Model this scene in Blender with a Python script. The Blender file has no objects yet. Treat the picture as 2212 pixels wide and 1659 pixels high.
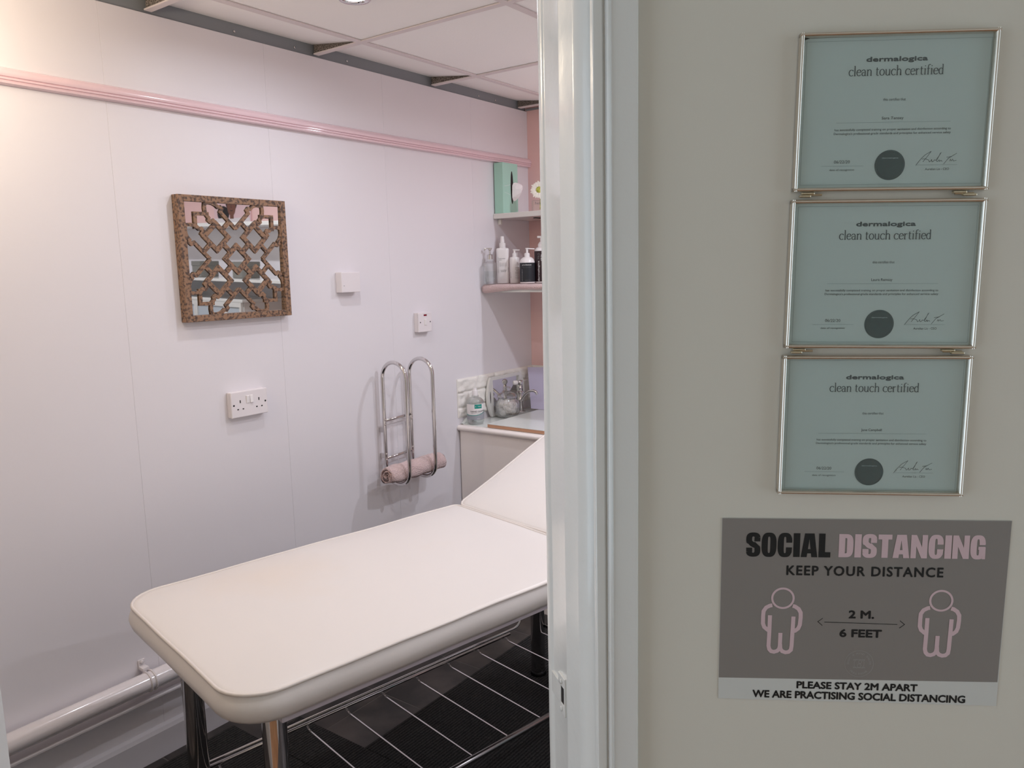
import bpy, bmesh, math, random
from mathutils import Matrix, Vector, noise
random.seed(7)
C = bpy.context.scene.collection
sc = bpy.context.scene
PI = math.pi
# ------------------------------------------------------------------ camera
cam = bpy.data.cameras.new('camera'); camo = bpy.data.objects.new('camera', cam); C.objects.link(camo)
cam.sensor_width = 36.0; cam.lens = 1686.87 * 36.0 / 2212.0; cam.clip_start = 0.02
_y, _p, _r = math.radians(36.184), math.radians(-8.302), math.radians(-1.341)
_f = Vector((math.cos(_p)*math.cos(_y), math.cos(_p)*math.sin(_y), math.sin(_p)))
_a = Vector((math.sin(_y), -math.cos(_y), 0)); _u = _a.cross(_f)
_R = math.cos(_r)*_a + math.sin(_r)*_u; _U = -math.sin(_r)*_a + math.cos(_r)*_u
camo.matrix_world = Matrix(((_R.x, _U.x, -_f.x, 0), (_R.y, _U.y, -_f.y, 0), (_R.z, _U.z, -_f.z, 1.55), (0, 0, 0, 1)))
sc.camera = camo
# ------------------------------------------------------------------ world, light, exposure
w = bpy.data.worlds.new('daylight'); sc.world = w; w.use_nodes = True
w.node_tree.nodes['Background'].inputs[0].default_value = (0.78, 0.94, 1.09, 1)
w.node_tree.nodes['Background'].inputs[1].default_value = 1.75
vs = sc.view_settings
vs.view_transform = 'Standard'; vs.look = 'None'; vs.gamma = 1.0; vs.use_curve_mapping = False; vs.exposure = 0.0
sc.cycles.max_bounces = 10; sc.cycles.diffuse_bounces = 6; sc.cycles.glossy_bounces = 5; sc.cycles.transmission_bounces = 8
sc.cycles.use_denoising = True
LC = (0.895, 0.935, 1.045)
DOWNLIGHTS = [((1.713, 1.795), 3.1, LC), ((3.0, 1.16), 8.0, LC), ((2.36, 0.53), 11.5, LC), ((2.36, -0.74), 10.0, LC), ((1.066, 1.162), 3.4, (.97, .95, .95))]  # last entry is an unseen extra downlight, added to brighten the door jamb
WARM = ((0.66, 2.05, 2.25), 7.0, (1.0, 0.84, 0.62))

# ------------------------------------------------------------------ materials
def S(r, g, b):
    f = lambda c: (c/255/12.92) if c/255 <= .04045 else ((c/255+.055)/1.055)**2.4
    return (f(r), f(g), f(b), 1.0)
def mat(name, col, rough=.5, metal=0., bump=None, var=None, coat=0., trans=0., ior=1.45, emit=None, spec=None, sheen=0., wave=None):
    m = bpy.data.materials.new(name); m.use_nodes = True
    nt = m.node_tree; b = nt.nodes['Principled BSDF']
    b.inputs['Base Color'].default_value = col
    b.inputs['Roughness'].default_value = rough; b.inputs['Metallic'].default_value = metal
    b.inputs['IOR'].default_value = ior
    b.inputs['Coat Weight'].default_value = coat; b.inputs['Coat Roughness'].default_value = .08
    b.inputs['Transmission Weight'].default_value = trans
    if sheen: b.inputs['Sheen Weight'].default_value = sheen; b.inputs['Sheen Roughness'].default_value = .5
    if spec is not None: b.inputs['Specular IOR Level'].default_value = spec
    if emit: b.inputs['Emission Color'].default_value = emit[0]; b.inputs['Emission Strength'].default_value = emit[1]
    tc = nt.nodes.new('ShaderNodeTexCoord')
    if var:   # (scale, other colour, low, high)
        n = nt.nodes.new('ShaderNodeTexNoise'); n.inputs['Scale'].default_value = var[0]; n.inputs['Detail'].default_value = 6
        r = nt.nodes.new('ShaderNodeValToRGB'); r.color_ramp.elements[0].position = var[2]; r.color_ramp.elements[1].position = var[3]
        r.color_ramp.elements[0].color = col; r.color_ramp.elements[1].color = var[1]
        nt.links.new(tc.outputs['Object'], n.inputs['Vector']); nt.links.new(n.outputs['Fac'], r.inputs['Fac'])
        nt.links.new(r.outputs['Color'], b.inputs['Base Color'])
    if bump:  # (scale, strength, distance)
        n = nt.nodes.new('ShaderNodeTexNoise'); n.inputs['Scale'].default_value = bump[0]; n.inputs['Detail'].default_value = 4
        k = nt.nodes.new('ShaderNodeBump'); k.inputs['Strength'].default_value = bump[1]; k.inputs['Distance'].default_value = bump[2]
        nt.links.new(tc.outputs['Object'], n.inputs['Vector']); nt.links.new(n.outputs['Fac'], k.inputs['Height'])
        nt.links.new(k.outputs['Normal'], b.inputs['Normal'])
    if wave:  # (scale, distortion, strength, distance, dark colour)
        n = nt.nodes.new('ShaderNodeTexWave'); n.inputs['Scale'].default_value = wave[0]; n.inputs['Distortion'].default_value = wave[1]
        n.inputs['Detail'].default_value = 2; n.inputs['Detail Scale'].default_value = 6; n.bands_direction = 'Y'
        k = nt.nodes.new('ShaderNodeBump'); k.inputs['Strength'].default_value = wave[2]; k.inputs['Distance'].default_value = wave[3]
        r = nt.nodes.new('ShaderNodeValToRGB'); r.color_ramp.elements[0].color = wave[4]; r.color_ramp.elements[1].color = col
        nt.links.new(tc.outputs['Object'], n.inputs['Vector']); nt.links.new(n.outputs['Fac'], k.inputs['Height'])
        nt.links.new(n.outputs['Fac'], r.inputs['Fac']); nt.links.new(r.outputs['Color'], b.inputs['Base Color'])
        nt.links.new(k.outputs['Normal'], b.inputs['Normal'])
    return m
M = {
 'wall': mat('white_wall_paint', S(230,226,230), .42, bump=(55,.10,.002)),
 'pink': mat('pink_wall_paint', S(238,200,196), .45, bump=(60,.1,.002)),
 'rail': mat('pink_gloss_paint', S(232,204,210), .22, coat=.4, bump=(25,.25,.003)),
 'wallgrey': mat('grey_batten_paint', S(138,142,146), .6),
 'corr': mat('corridor_wall_paint', S(216,210,198), .6, bump=(70,.12,.002)),
 'gloss': mat('white_gloss_woodwork', S(224,222,218), .22, coat=.5, bump=(30,.3,.0025)),
 'pipe': mat('white_gloss_pipe_paint', S(222,216,218), .2, coat=.5, bump=(45,.35,.002)),
 'skirt': mat('white_skirting_paint', S(214,212,218), .3),
 'tile_c': mat('ceiling_tile_board', S(250,247,245), .8, bump=(120,.2,.002)),
 'tee': mat('white_ceiling_tee_metal', S(224,214,214), .4),
 'speck': mat('raw_tile_edge', S(158,148,142), .9, var=(260,S(90,84,80),.45,.55)),
 'slate': mat('charcoal_slate_tile', S(50,47,46), .34, var=(7,S(92,84,80),.42,.80), bump=(30,.2,.002)),
 'grout': mat('tile_joint_grey', S(96,92,90), .7),
 'mat': mat('black_ribbed_carpet', S(54,53,52), .9, wave=(27,3.5,.8,.006,S(10,10,11))),
 'wood': mat('corridor_floor_wood', S(170,120,80), .4, var=(6,S(140,95,62),.3,.7)),
 'vinyl': mat('cream_vinyl', S(224,218,214), .36, bump=(170,.08,.001), var=(2.2,S(225,215,206),.5,.72)),
 'vinyl_pipe': mat('cream_vinyl_piping', S(222,214,208), .36),
 'ply': mat('grey_painted_board', S(190,182,190), .6),
 'chrome': mat('chrome', S(215,212,212), .09, 1.),
 'dchrome': mat('dark_chrome_rod', S(150,148,148), .22, 1.),
 'black': mat('black_steel', S(38,38,40), .2, .6),
 'silver': mat('champagne_silver_metal', S(226,218,208), .22, 1.),
 'brass': mat('brushed_gold_metal', S(214,204,180), .3, 1.),
 'bronze': mat('mottled_bronze_paint', S(146,114,90), .5, var=(110,S(80,64,56),.46,.60), bump=(60,.3,.002)),
 'mirror': mat('mirror_silvering', S(225,225,222), .015, 1.),
 'plastic': mat('white_plastic', S(232,226,228), .3),
 'plastic2': mat('white_bottle_plastic', S(238,234,234), .25, coat=.2),
 'dark': mat('black_recess', S(22,20,22), .6),
 'red': mat('red_neon_window', S(120,16,34), .2),
 'towel': mat('pink_terry_towel', S(230,200,198), .95, bump=(230,1.,.010), sheen=.4),
 'teal': mat('mint_green_card', S(172,216,200), .45),
 'tissue': mat('white_tissue_paper', S(244,240,242), .8),
 'petal': mat('white_petal', S(246,242,232), .6),
 'yellow': mat('yellow_green_flower_centre', S(224,220,110), .8, var=(60,S(150,160,60),.4,.6)),
 'label_black': mat('black_bottle_label', S(34,38,44), .45),
 'label_plum': mat('dark_plum_bottle_label', S(44,24,30), .45),
 'ink_white': mat('white_print', S(235,235,235), .5),
 'ink_black': mat('black_print', S(22,22,22), .55),
 'ink_grey': mat('grey_print', S(110,108,110), .6),
 'ink_soft': mat('soft_dark_print', S(66,74,78), .6),
 'ink_line': mat('pale_grey_print', S(150,160,162), .6),
 'paper': mat('certificate_paper', S(212,216,214), .6),
 'poster': mat('poster_paper', S(208,207,202), .55),
 'poster_grey': mat('poster_grey_print', S(136,129,124), .5),
 'poster_pink': mat('poster_pink_print', S(212,184,188), .5),
 'poster_logo': mat('poster_logo_print', S(166,160,156), .5),
 'seal': mat('dark_green_seal', S(52,70,72), .5, var=(180,S(62,82,84),.4,.7)),
 'brick': mat('white_embossed_brick', S(238,234,228), .5, bump=(90,.3,.004)),
 'ceramic': mat('white_basin_top', S(228,232,228), .2, coat=.3),
 'cab': mat('cream_cabinet_panel', S(242,234,230), .45),
 'woodedge': mat('brown_board_edge', S(196,150,120), .6),
 'cotton': mat('cotton_wool', S(246,240,238), .95),
 'lav': mat('lavender_card', S(198,192,218), .5),
 'tealprint': mat('teal_print', S(32,150,136), .5),
 'greyprint': mat('grey_label_band', S(158,160,168), .5),
 'led': mat('lamp_lens', (1,1,1,1), .4, emit=((1,.99,.97,1), 26)),
 'warmglobe': mat('warm_lamp_globe', (1,1,1,1), .4, emit=((1,.8,.55,1), 5)),
 'greybox': mat('grey_storage_box', S(120,118,112), .7),
 'grey_glass': mat('cabinet_pane_glass', S(186,194,202), .08, coat=.5),
 'skin': mat('printed_skin_tone', S(120,78,62), .6),
 'hair': mat('printed_black_hair', S(26,22,24), .6),
 'garment': mat('printed_white_garment', S(225,220,222), .6),
}

def thin_glass(name, tint, lo, hi):      # see-through with a fresnel gloss
    m = bpy.data.materials.new(name); m.use_nodes = True; nt = m.node_tree; nt.nodes.clear()
    o = nt.nodes.new('ShaderNodeOutputMaterial'); x = nt.nodes.new('ShaderNodeMixShader'); a = nt.nodes.new('ShaderNodeBsdfTransparent'); g = nt.nodes.new('ShaderNodeBsdfGlossy')
    a.inputs[0].default_value = tint; g.inputs['Roughness'].default_value = .04
    l = nt.nodes.new('ShaderNodeLayerWeight'); l.inputs['Blend'].default_value = .35
    k = nt.nodes.new('ShaderNodeMapRange'); k.inputs['To Min'].default_value = lo; k.inputs['To Max'].default_value = hi
    nt.links.new(l.outputs['Facing'], k.inputs['Value']); nt.links.new(k.outputs['Result'], x.inputs[0]); nt.links.new(a.outputs[0], x.inputs[1]); nt.links.new(g.outputs[0], x.inputs[2]); nt.links.new(x.outputs[0], o.inputs[0])
    return m
M['pane'] = thin_glass('picture_glass', (.955, .99, .985, 1), .04, .5)
M['glass'] = thin_glass('clear_glass', (.96, .97, .97, 1), .08, .95)
M['liquid'] = thin_glass('clear_gel', (.95, .97, .97, 1), .02, .25)
# ------------------------------------------------------------------ mesh helpers
class B:
    def __init__(s): s.bm = bmesh.new()
    def box(s, lo, hi, bev=0., mtx=None, seg=2):
        t = bmesh.new(); bmesh.ops.create_cube(t, size=1)
        for v in t.verts: v.co = Vector([(lo[i]+hi[i])/2 + v.co[i]*(hi[i]-lo[i]) for i in range(3)])
        if bev: bmesh.ops.bevel(t, geom=t.edges[:], offset=bev, segments=seg, affect='EDGES', profile=.5)
        if mtx: t.transform(mtx)
        return s.merge(t)
    def merge(s, t):
        me = bpy.data.meshes.new('tmp'); t.to_mesh(me); t.free(); s.bm.from_mesh(me); bpy.data.meshes.remove(me); return s
    def tube(s, pts, r, closed=False, seg=12, cap=True):
        pts = [Vector(p) for p in pts]; n = len(pts); rings = []
        up = None
        for i, p in enumerate(pts):
            a = pts[(i-1) % n] if (closed or i) else p; b = pts[(i+1) % n] if (closed or i < n-1) else p
            t = (b-a).normalized()
            if up is None: up = t.orthogonal().normalized()
            up = (up - t*up.dot(t)).normalized(); sd = t.cross(up)
            rr = r[i] if isinstance(r, (list, tuple)) else r
            rings.append([s.bm.verts.new(p + rr*(math.cos(2*PI*k/seg)*up + math.sin(2*PI*k/seg)*sd)) for k in range(seg)])
        m = n if closed else n-1
        for i in range(m):
            A, D = rings[i], rings[(i+1) % n]
            off = 0
            if closed and i == n-1:
                off = min(range(seg), key=lambda o: (A[0].co-D[o].co).length)
            for k in range(seg):
                s.bm.faces.new((A[k], A[(k+1) % seg], D[(k+1+off) % seg], D[(k+off) % seg]))
        if not closed and cap:
            s.bm.faces.new(rings[0][::-1]); s.bm.faces.new(rings[-1])
        return s
    def lathe(s, prof, c=(0,0,0), seg=32, rib=None, sx=1., sy=1., mtx=None):
        # prof: (radius, z); rib: fn(angle, idx)->factor
        rings = []; nv = []
        for i, (r, z) in enumerate(prof):
            if r < 1e-6: v = s.bm.verts.new((c[0], c[1], c[2]+z)); rings.append([v]*seg); nv.append(v)
            else:
                ring = []
                for k in range(seg):
                    a = 2*PI*k/seg; f = rib(a, i) if rib else 1.
                    v = s.bm.verts.new((c[0]+r*f*sx*math.cos(a), c[1]+r*f*sy*math.sin(a), c[2]+z)); ring.append(v); nv.append(v)
                rings.append(ring)
        for i in range(len(rings)-1):
            A, D = rings[i], rings[i+1]
            for k in range(seg):
                q = [A[k], A[(k+1) % seg], D[(k+1) % seg], D[k]]
                u = []
                for v in q:
                    if v not in u: u.append(v)
                if len(u) > 2:
                    try: s.bm.faces.new(u)
                    except ValueError: pass
        if prof[0][0] > 1e-6: s.bm.faces.new(rings[0][::-1])
        if prof[-1][0] > 1e-6: s.bm.faces.new(rings[-1])
        if mtx:
            for v in nv: v.co = mtx @ v.co
        return s
    def prism(s, poly, z0, z1, mtx=None):
        a = [s.bm.verts.new((x, y, z0)) for x, y in poly]; b = [s.bm.verts.new((x, y, z1)) for x, y in poly]
        n = len(poly)
        s.bm.faces.new(a[::-1]); s.bm.faces.new(b)
        for i in range(n): s.bm.faces.new((a[i], a[(i+1) % n], b[(i+1) % n], b[i]))
        if mtx:
            for v in a+b: v.co = mtx @ v.co
        return s
    def disc(s, c, rx, ry, z, seg=40):
        s.bm.faces.new([s.bm.verts.new((c[0]+rx*math.cos(2*PI*k/seg), c[1]+ry*math.sin(2*PI*k/seg), z)) for k in range(seg)]); return s
    def rect(s, x0, y0, x1, y1, z):
        s.bm.faces.new([s.bm.verts.new(p) for p in ((x0,y0,z),(x1,y0,z),(x1,y1,z),(x0,y1,z))]); return s
    def stroke(s, pts, wd, z, closed=False, th=0.):
        """flat ribbon along 2-D points; wd a number or fn(direction)->width; th gives it thickness"""
        s.zk = getattr(s, 'zk', 0)+1; z = z+s.zk*.000004
        P = [Vector(p).to_2d() if len(p) > 2 else Vector(p) for p in pts]; n = len(P); L = []; R = []
        for i in range(n):
            a = P[(i-1) % n] if (closed or i) else None; b = P[(i+1) % n] if (closed or i < n-1) else None
            d1 = (P[i]-a).normalized() if a is not None else (b-P[i]).normalized()
            d2 = (b-P[i]).normalized() if b is not None else d1
            d = (d1+d2); d = d.normalized() if d.length > 1e-6 else d2
            nr = Vector((-d.y, d.x)); cs = max(.45, nr.dot(Vector((-d1.y, d1.x))))
            ww = (wd(d) if callable(wd) else wd)/2/cs
            L.append(P[i]+nr*ww); R.append(P[i]-nr*ww)
        bm = s.bm
        top = [(bm.verts.new((l.x, l.y, z+th)), bm.verts.new((r.x, r.y, z+th))) for l, r in zip(L, R)]
        m = n if closed else n-1
        for i in range(m):
            j = (i+1) % n; bm.faces.new((top[i][1], top[j][1], top[j][0], top[i][0]))
        if th:
            bot = [(bm.verts.new((l.x, l.y, z)), bm.verts.new((r.x, r.y, z))) for l, r in zip(L, R)]
            for i in range(m):
                j = (i+1) % n
                bm.faces.new((top[i][0], top[j][0], bot[j][0], bot[i][0])); bm.faces.new((bot[i][1], bot[j][1], top[j][1], top[i][1]))
            if not closed:
                bm.faces.new((top[0][1], top[0][0], bot[0][0], bot[0][1])); bm.faces.new((top[-1][0], top[-1][1], bot[-1][1], bot[-1][0]))
        return s
    def text(s, body, cx, cy, W, H, z, off=0., mtx=None, warp=None, space=1., rot=0., bold=0.):
        if bold:
            for k, (dx, dy) in enumerate(((-1, 0), (1, 0), (0, 1), (0, -1), (.7, .7), (-.7, .7), (.7, -.7), (-.7, -.7))):
                s.text(body, cx+dx*bold, cy+dy*bold, W-2*bold, (H-2*bold) if H else H, z+.000004*k, off, mtx, warp, space, rot)
            return s
        cu = bpy.data.curves.new('t', 'FONT'); cu.body = body; cu.resolution_u = 3; cu.size = 1; cu.offset = off; cu.space_character = space
        cu.align_x = 'LEFT'
        o = bpy.data.objects.new('t', cu); me = bpy.data.meshes.new_from_object(o)
        bpy.data.objects.remove(o); bpy.data.curves.remove(cu)
        xs = [v.co.x for v in me.vertices]; ys = [v.co.y for v in me.vertices]
        x0, x1, y0, y1 = min(xs), max(xs), min(ys), max(ys)
        kx = W/(x1-x0); ky = H/(y1-y0) if H else kx
        cr, sr = math.cos(rot), math.sin(rot)
        for v in me.vertices:
            x = (v.co.x-(x0+x1)/2)*kx; y = (v.co.y-(y0+y1)/2)*ky
            p = Vector((cx+x*cr-y*sr, cy+x*sr+y*cr, z))
            if warp: p = warp(p)
            if mtx: p = mtx @ p
            v.co = p
        s.bm.from_mesh(me); bpy.data.meshes.remove(me); return s
    def build(s, name, m, parent=None, smooth=False, sub=0, kind=None, label=None, recalc=True, angle=None, up=False):
        if up:
            for f in s.bm.faces:
                f.normal_update()
                if f.normal.z < 0: f.normal_flip()
        elif recalc: bmesh.ops.recalc_face_normals(s.bm, faces=s.bm.faces[:])
        me = bpy.data.meshes.new(name); s.bm.to_mesh(me); s.bm.free()
        mm = m if isinstance(m, (list, tuple)) else [m]
        for k in mm: me.materials.append(M[k] if isinstance(k, str) else k)
        if smooth:
            for p in me.polygons: p.use_smooth = True
            if angle: me.set_sharp_from_angle(angle=math.radians(angle))
        o = bpy.data.objects.new(name, me); C.objects.link(o)
        if parent: o.parent = parent
        if sub:
            k = o.modifiers.new('s', 'SUBSURF'); k.levels = sub; k.render_levels = sub
        if kind: o['kind'] = kind
        if label: o['label'] = label
        return o
def thing(name, label, cat, mtx=None, group=None):
    o = bpy.data.objects.new(name, None); C.objects.link(o); o.empty_display_size = .05
    if mtx is not None: o.matrix_world = mtx
    o['label'] = label; o['category'] = cat
    if group: o['group'] = group
    return o
def tag(o, label, cat, group=None, kind=None):
    o['label'] = label; o['category'] = cat
    if group: o['group'] = group
    if kind: o['kind'] = kind
    return o
def struct(o, label=None):
    o['kind'] = 'structure'
    if label: o['label'] = label
    return o
def T(x, y, z): return Matrix.Translation((x, y, z))
def Rz(d): return Matrix.Rotation(math.radians(d), 4, 'Z')
def Rx(d): return Matrix.Rotation(math.radians(d), 4, 'X')
def Ry(d): return Matrix.Rotation(math.radians(d), 4, 'Y')
def bez(p0, p1, p2, n=8):
    p0, p1, p2 = Vector(p0), Vector(p1), Vector(p2)
    return [(1-t)**2*p0+2*t*(1-t)*p1+t*t*p2 for t in [i/n for i in range(n+1)]]
def arc(c, r, a0, a1, n=12, ry=None):
    return [(c[0]+r*math.cos(math.radians(a0+(a1-a0)*i/n)), c[1]+(ry or r)*math.sin(math.radians(a0+(a1-a0)*i/n))) for i in range(n+1)]

# frame of the doorway wall: x along the wall to the right, z up, the normal nn points into the room
PP = Vector((.51745, -.85572, 0)); NN = Vector((.85572, .51745, 0)); DW = .90
def door_pt(u, wd, z): return NN*(DW+wd) + PP*u + Vector((0, 0, z))
DOORM = Matrix(((PP.x, NN.x, 0, NN.x*DW), (PP.y, NN.y, 0, NN.y*DW), (0, 0, 1, 0), (0, 0, 0, 1)))   # local (u, depth, z)
def on_door_wall(u, z, rot=0, proud=0.):    # local x right, y up, z towards the viewer
    p = door_pt(u, -proud, z)
    return Matrix(((PP.x, 0, -NN.x, p.x), (PP.y, 0, -NN.y, p.y), (0, 1, 0, p.z), (0, 0, 0, 1))) @ Rz(rot)
YW = 2.353; XB = 3.40; ZT = 2.345      # long wall, pink wall, top of the wall boards
def on_long_wall(x, z): # local x right, y up, z out of the wall
    return Matrix(((1, 0, 0, x), (0, 0, -1, YW), (0, 1, 0, z), (0, 0, 0, 1)))
def clip_room(bm, wmin=.06):
    g = bm.verts[:]+bm.edges[:]+bm.faces[:]
    bmesh.ops.bisect_plane(bm, geom=g, plane_co=NN*(DW+wmin), plane_no=NN, clear_inner=True)
    if bm.faces:
        e = [x for x in bm.edges if x.is_boundary]
        if e: bmesh.ops.holes_fill(bm, edges=e, sides=0)

# ================================================================== SETTING
# long wall: backing (grey upper strip) with painted boards in front
b = B(); b.box((-.45, YW+.012, -.02), (XB+.15, YW+.14, 2.50))
wb = struct(b.build('wall_back', 'wallgrey'), 'long white boarded wall of the treatment room')
seams = [-.40, .10, .668, 1.236, 1.804, 2.372, 2.940, XB]
for a, c in zip(seams[:-1], seams[1:]):
    b = B(); b.box((a+.0001, YW, 0), (c-.0001, YW+.0125, ZT), bev=.0007, seg=1); b.build('wall_panel', 'wall', wb)
# pink end wall
b = B(); b.box((XB, -1.45, -.02), (XB+.12, YW+.012, 2.50)); struct(b.build('wall_right', 'pink'), 'salmon pink end wall behind the shelves')
b = B(); b.box((XB-.004, -1.30, 1.30), (XB, .9, 1.797)); b.build('wall_panel', 'wall', bpy.data.objects['wall_right'])
b = B(); b.box((1.9, -1.45, -.02), (XB+.12, -1.30, 2.50)); struct(b.build('wall_near', 'wall'), 'white end wall of the room')
# doorway wall, right piece, left piece, head
b = B()
b.box((.03, 0, -.02), (2.62, .13, 2.50), mtx=DOORM)
b.box((-2.30, 0, -.02), (-.90, .13, 2.50), mtx=DOORM)
b.box((-.90, 0, 2.06), (.03, .13, 2.50), mtx=DOORM)
struct(b.build('wall_front', 'corr'), 'grey-lit cream wall beside the doorway')
# door frame
dr = thing('door_1', 'white gloss painted door frame with moulded architrave', 'door frame', DOORM)
del dr['category']; dr['kind'] = 'structure'
arch = [(.0657, .0005), (.0657, -.0165), (.0649, -.018), (.0382, -.018), (.0370, -.0185), (.0358, -.0218), (.0338, -.0235), (.0318, -.0222), (.0306, -.0165), (.0300, -.0140), (.0287, -.0140), (.0278, -.0162),
        (.0270, -.0172), (.0182, -.0172), (.0174, -.0165), (.0174, -.004), (.0150, .0005)]
def vprofile(poly, z0, z1, name, parent, m='gloss', n=24):
    b = B(); rings = []
    for k in range(n+1):
        z = z0+(z1-z0)*k/n
        rings.append([b.bm.verts.new((x+.0005*noise.noise((x*40, z*7, 1.3)), y+.0004*noise.noise((y*40, z*9, 4.1)), z)) for x, y in poly])
    m_ = len(poly)
    for k in range(n):
        for i in range(m_):
            b.bm.faces.new((rings[k][i], rings[k][(i+1) % m_], rings[k+1][(i+1) % m_], rings[k+1][i]))
    b.bm.faces.new(rings[0][::-1]); b.bm.faces.new(rings[-1])
    o = b.build(name, m, parent, smooth=True, angle=28); return o
vprofile(arch, 0, 2.12, 'architrave', dr)
jamb = [(.0300, .0004), (.0172, .0004), (.0150, .0012), (.0110, .0036), (.0065, .0078), (.0020, .0125), (-.0020, .0172), (-.0040, .0198),
        (-.0048, .0212), (-.0204, .0578), (-.0210, .0586), (-.0219, .0630), (-.0388, .1060), (-.0402, .1092), (-.0412, .1100), (-.0436, .1130), (-.0466, .1180), (-.0478, .1225), (-.0462, .1265), (-.0420, .1285), (.0300, .1300)]
vprofile(jamb, 0, 2.06, 'jamb', dr, n=60)
archL = [(-.936, -.0005), (-.936, -.018), (-.880, -.018), (-.878, -.016), (-.877, .0), (-.8762, .13), (-.90, .13), (-.90, 0)]
vprofile(archL, 0, 2.12, 'jamb', dr, n=40)
b = B(); b.box((-.936, -.018, 2.06), (.0653, -.0005, 2.12), bev=.002); b.build('architrave', 'gloss', dr)
b = B(); b.box((-.90, 0, 2.02), (.03, .13, 2.0598), bev=.002); b.build('jamb', 'gloss', dr)
# strike plate, painted over, on the splayed jamb face
sx = Vector((-.0219, .0630, 0)); ex = Vector((-.0402, .1092, 0)); sd = (ex-sx).normalized(); nrm = Vector((-sd.y, sd.x, 0))
if nrm.x > 0: nrm = -nrm
def jpt(s_, o_, z): p = sx+sd*s_+nrm*o_; return (p.x, p.y, z)
def jbox(B_, s0, s1, z0, z1, o0, o1, bev=.0008):
    mt = Matrix(((sd.x, nrm.x, 0, sx.x), (sd.y, nrm.y, 0, sx.y), (0, 0, 1, 0), (0, 0, 0, 1)))
    B_.box((s0, o0, z0), (s1, o1, z1), bev=bev, mtx=mt)
b = B(); jbox(b, .001, .026, .960, .975, -.001, .0025); jbox(b, .001, .026, .999, 1.014, -.001, .0025)
jbox(b, .001, .0045, .974, 1.000, -.001, .0025); jbox(b, .0165, .052, .972, 1.002, -.001, .0025); jbox(b, .050, .066, .973, 1.001, -.006, .0015)
st = b.build('strike_plate', 'gloss', dr)
b = B(); jbox(b, .0043, .0167, .975, .9995, .0004, .0014, bev=0); b.build('latch_hole', 'dark', st)
for z in (.967, 1.006):
    b = B(); b.lathe([(0, .0), (.0032, 0), (.0036, .0010), (.0012, .0014), (0, .0008)], mtx=T(*jpt(.013, .0025, z)) @ Matrix(((sd.x, 0, nrm.x, 0), (sd.y, 0, nrm.y, 0), (0, 1, 0, 0), (0, 0, 0, 1))), seg=14)
    b.build('screw', 'gloss', st, smooth=True)
# floors
b = B(); b.box((-.5, -1.45, -.05), (XB+.12, YW+.05, -.0011)); clip_room(b.bm, .05); fl = struct(b.build('floor', 'grout'), 'charcoal slate tiled floor of the treatment room')
ps = .3415
for i in range(-2, 9):
    for j in range(-4, 8):
        x0 = 1.2105+ps*(i-3); y0 = 2.353-.0015-ps*(8-j)+ps
        x1 = min(x0+ps, XB); y1 = min(y0+ps, YW)
        y0 = max(y0, -.9)
        if x1-x0 < .02 or y1-y0 < .02: continue
        bb = B(); bb.box((x0+.0020, y0+.0020, -.008), (x1-.0020, y1-.0020, 0), bev=.0012, seg=1); clip_room(bb.bm, .06)
        if len(bb.bm.faces) < 4: bb.bm.free(); continue
        bb.build('floor_tile', 'slate', fl)
b = B(); b.box((-2.6, -2.2, -.05), (2.9, .06, -.0005), mtx=DOORM); struct(b.build('floor', 'wood'), 'wooden corridor floor')
# ceiling grid
b = B(); b.box((-.5, -1.45, 2.475), (XB+.12, YW+.05, 2.52)); clip_room(b.bm, .06); cl = struct(b.build('ceiling', 'tile_c'), 'suspended tile ceiling of the treatment room')
gx = [-.554, .094, .742, 1.390, 2.038, 2.686, 3.334, XB]
gy = [-1.30, -1.05, -.418, .214, .846, 1.478, 2.112]
ZC = 2.352; tw = .0125
for i in range(len(gx)-1):
    for j in range(len(gy)-1):
        bb = B(); bb.box((gx[i]+.002, gy[j]+.002, ZC+.006), (gx[i+1]-.002, gy[j+1]-.002, ZC+.018)); clip_room(bb.bm, .06)
        if len(bb.bm.faces) < 4: bb.bm.free(); continue
        bb.build('ceiling_tile', 'tile_c', cl)
    # narrow border tiles ride up towards the wall
    x0, x1 = gx[i]+.004, gx[i+1]-.004
    bb = B(); ys = gy[-1]+.004; ye = YW+.011; z0 = ZC+.006; z1 = ZC+.038
    vs_ = [bb.bm.verts.new(p) for p in ((x0,ys,z0),(x1,ys,z0),(x1,ye,z1),(x0,ye,z1),(x0,ys,z0+.012),(x1,ys,z0+.012),(x1,ye,z1+.012),(x0,ye,z1+.012))]
    for f in ((0,1,2,3),(7,6,5,4),(0,4,5,1),(1,5,6,2),(2,6,7,3),(3,7,4,0)): bb.bm.faces.new([vs_[k] for k in f])
    clip_room(bb.bm, .06)
    if len(bb.bm.faces) >= 4: bb.build('ceiling_tile', 'tile_c', cl)
    else: bb.bm.free()
for x in gx[1:-1]:
    bb = B(); bb.box((x-tw, -1.30, ZC), (x+tw, YW, ZC+.005), bev=.0008, seg=1); bb.box((x-.002, -1.3, ZC+.004), (x+.002, gy[-1], ZC+.03)); clip_room(bb.bm, .06)
    tee = bb.build('ceiling_tee', 'tee', cl)
    bb = B(); yy = gy[-1]
    p = [bb.bm.verts.new(q) for q in ((x+.001, yy, ZC+.005), (x+.001, YW+.01, ZC+.005), (x+.001, YW+.01, ZC+.040), (x+.009, yy, ZC+.005), (x+.009, YW+.01, ZC+.005), (x+.009, YW+.01, ZC+.040))]
    for f in ((0,1,2),(3,5,4),(0,3,4,1),(1,4,5,2),(2,5,3,0)): bb.bm.faces.new([p[k] for k in f])
    clip_room(bb.bm, .06)
    if len(bb.bm.faces) >= 3: bb.build('tile_edge', 'speck', cl)
    else: bb.bm.free()
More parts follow.
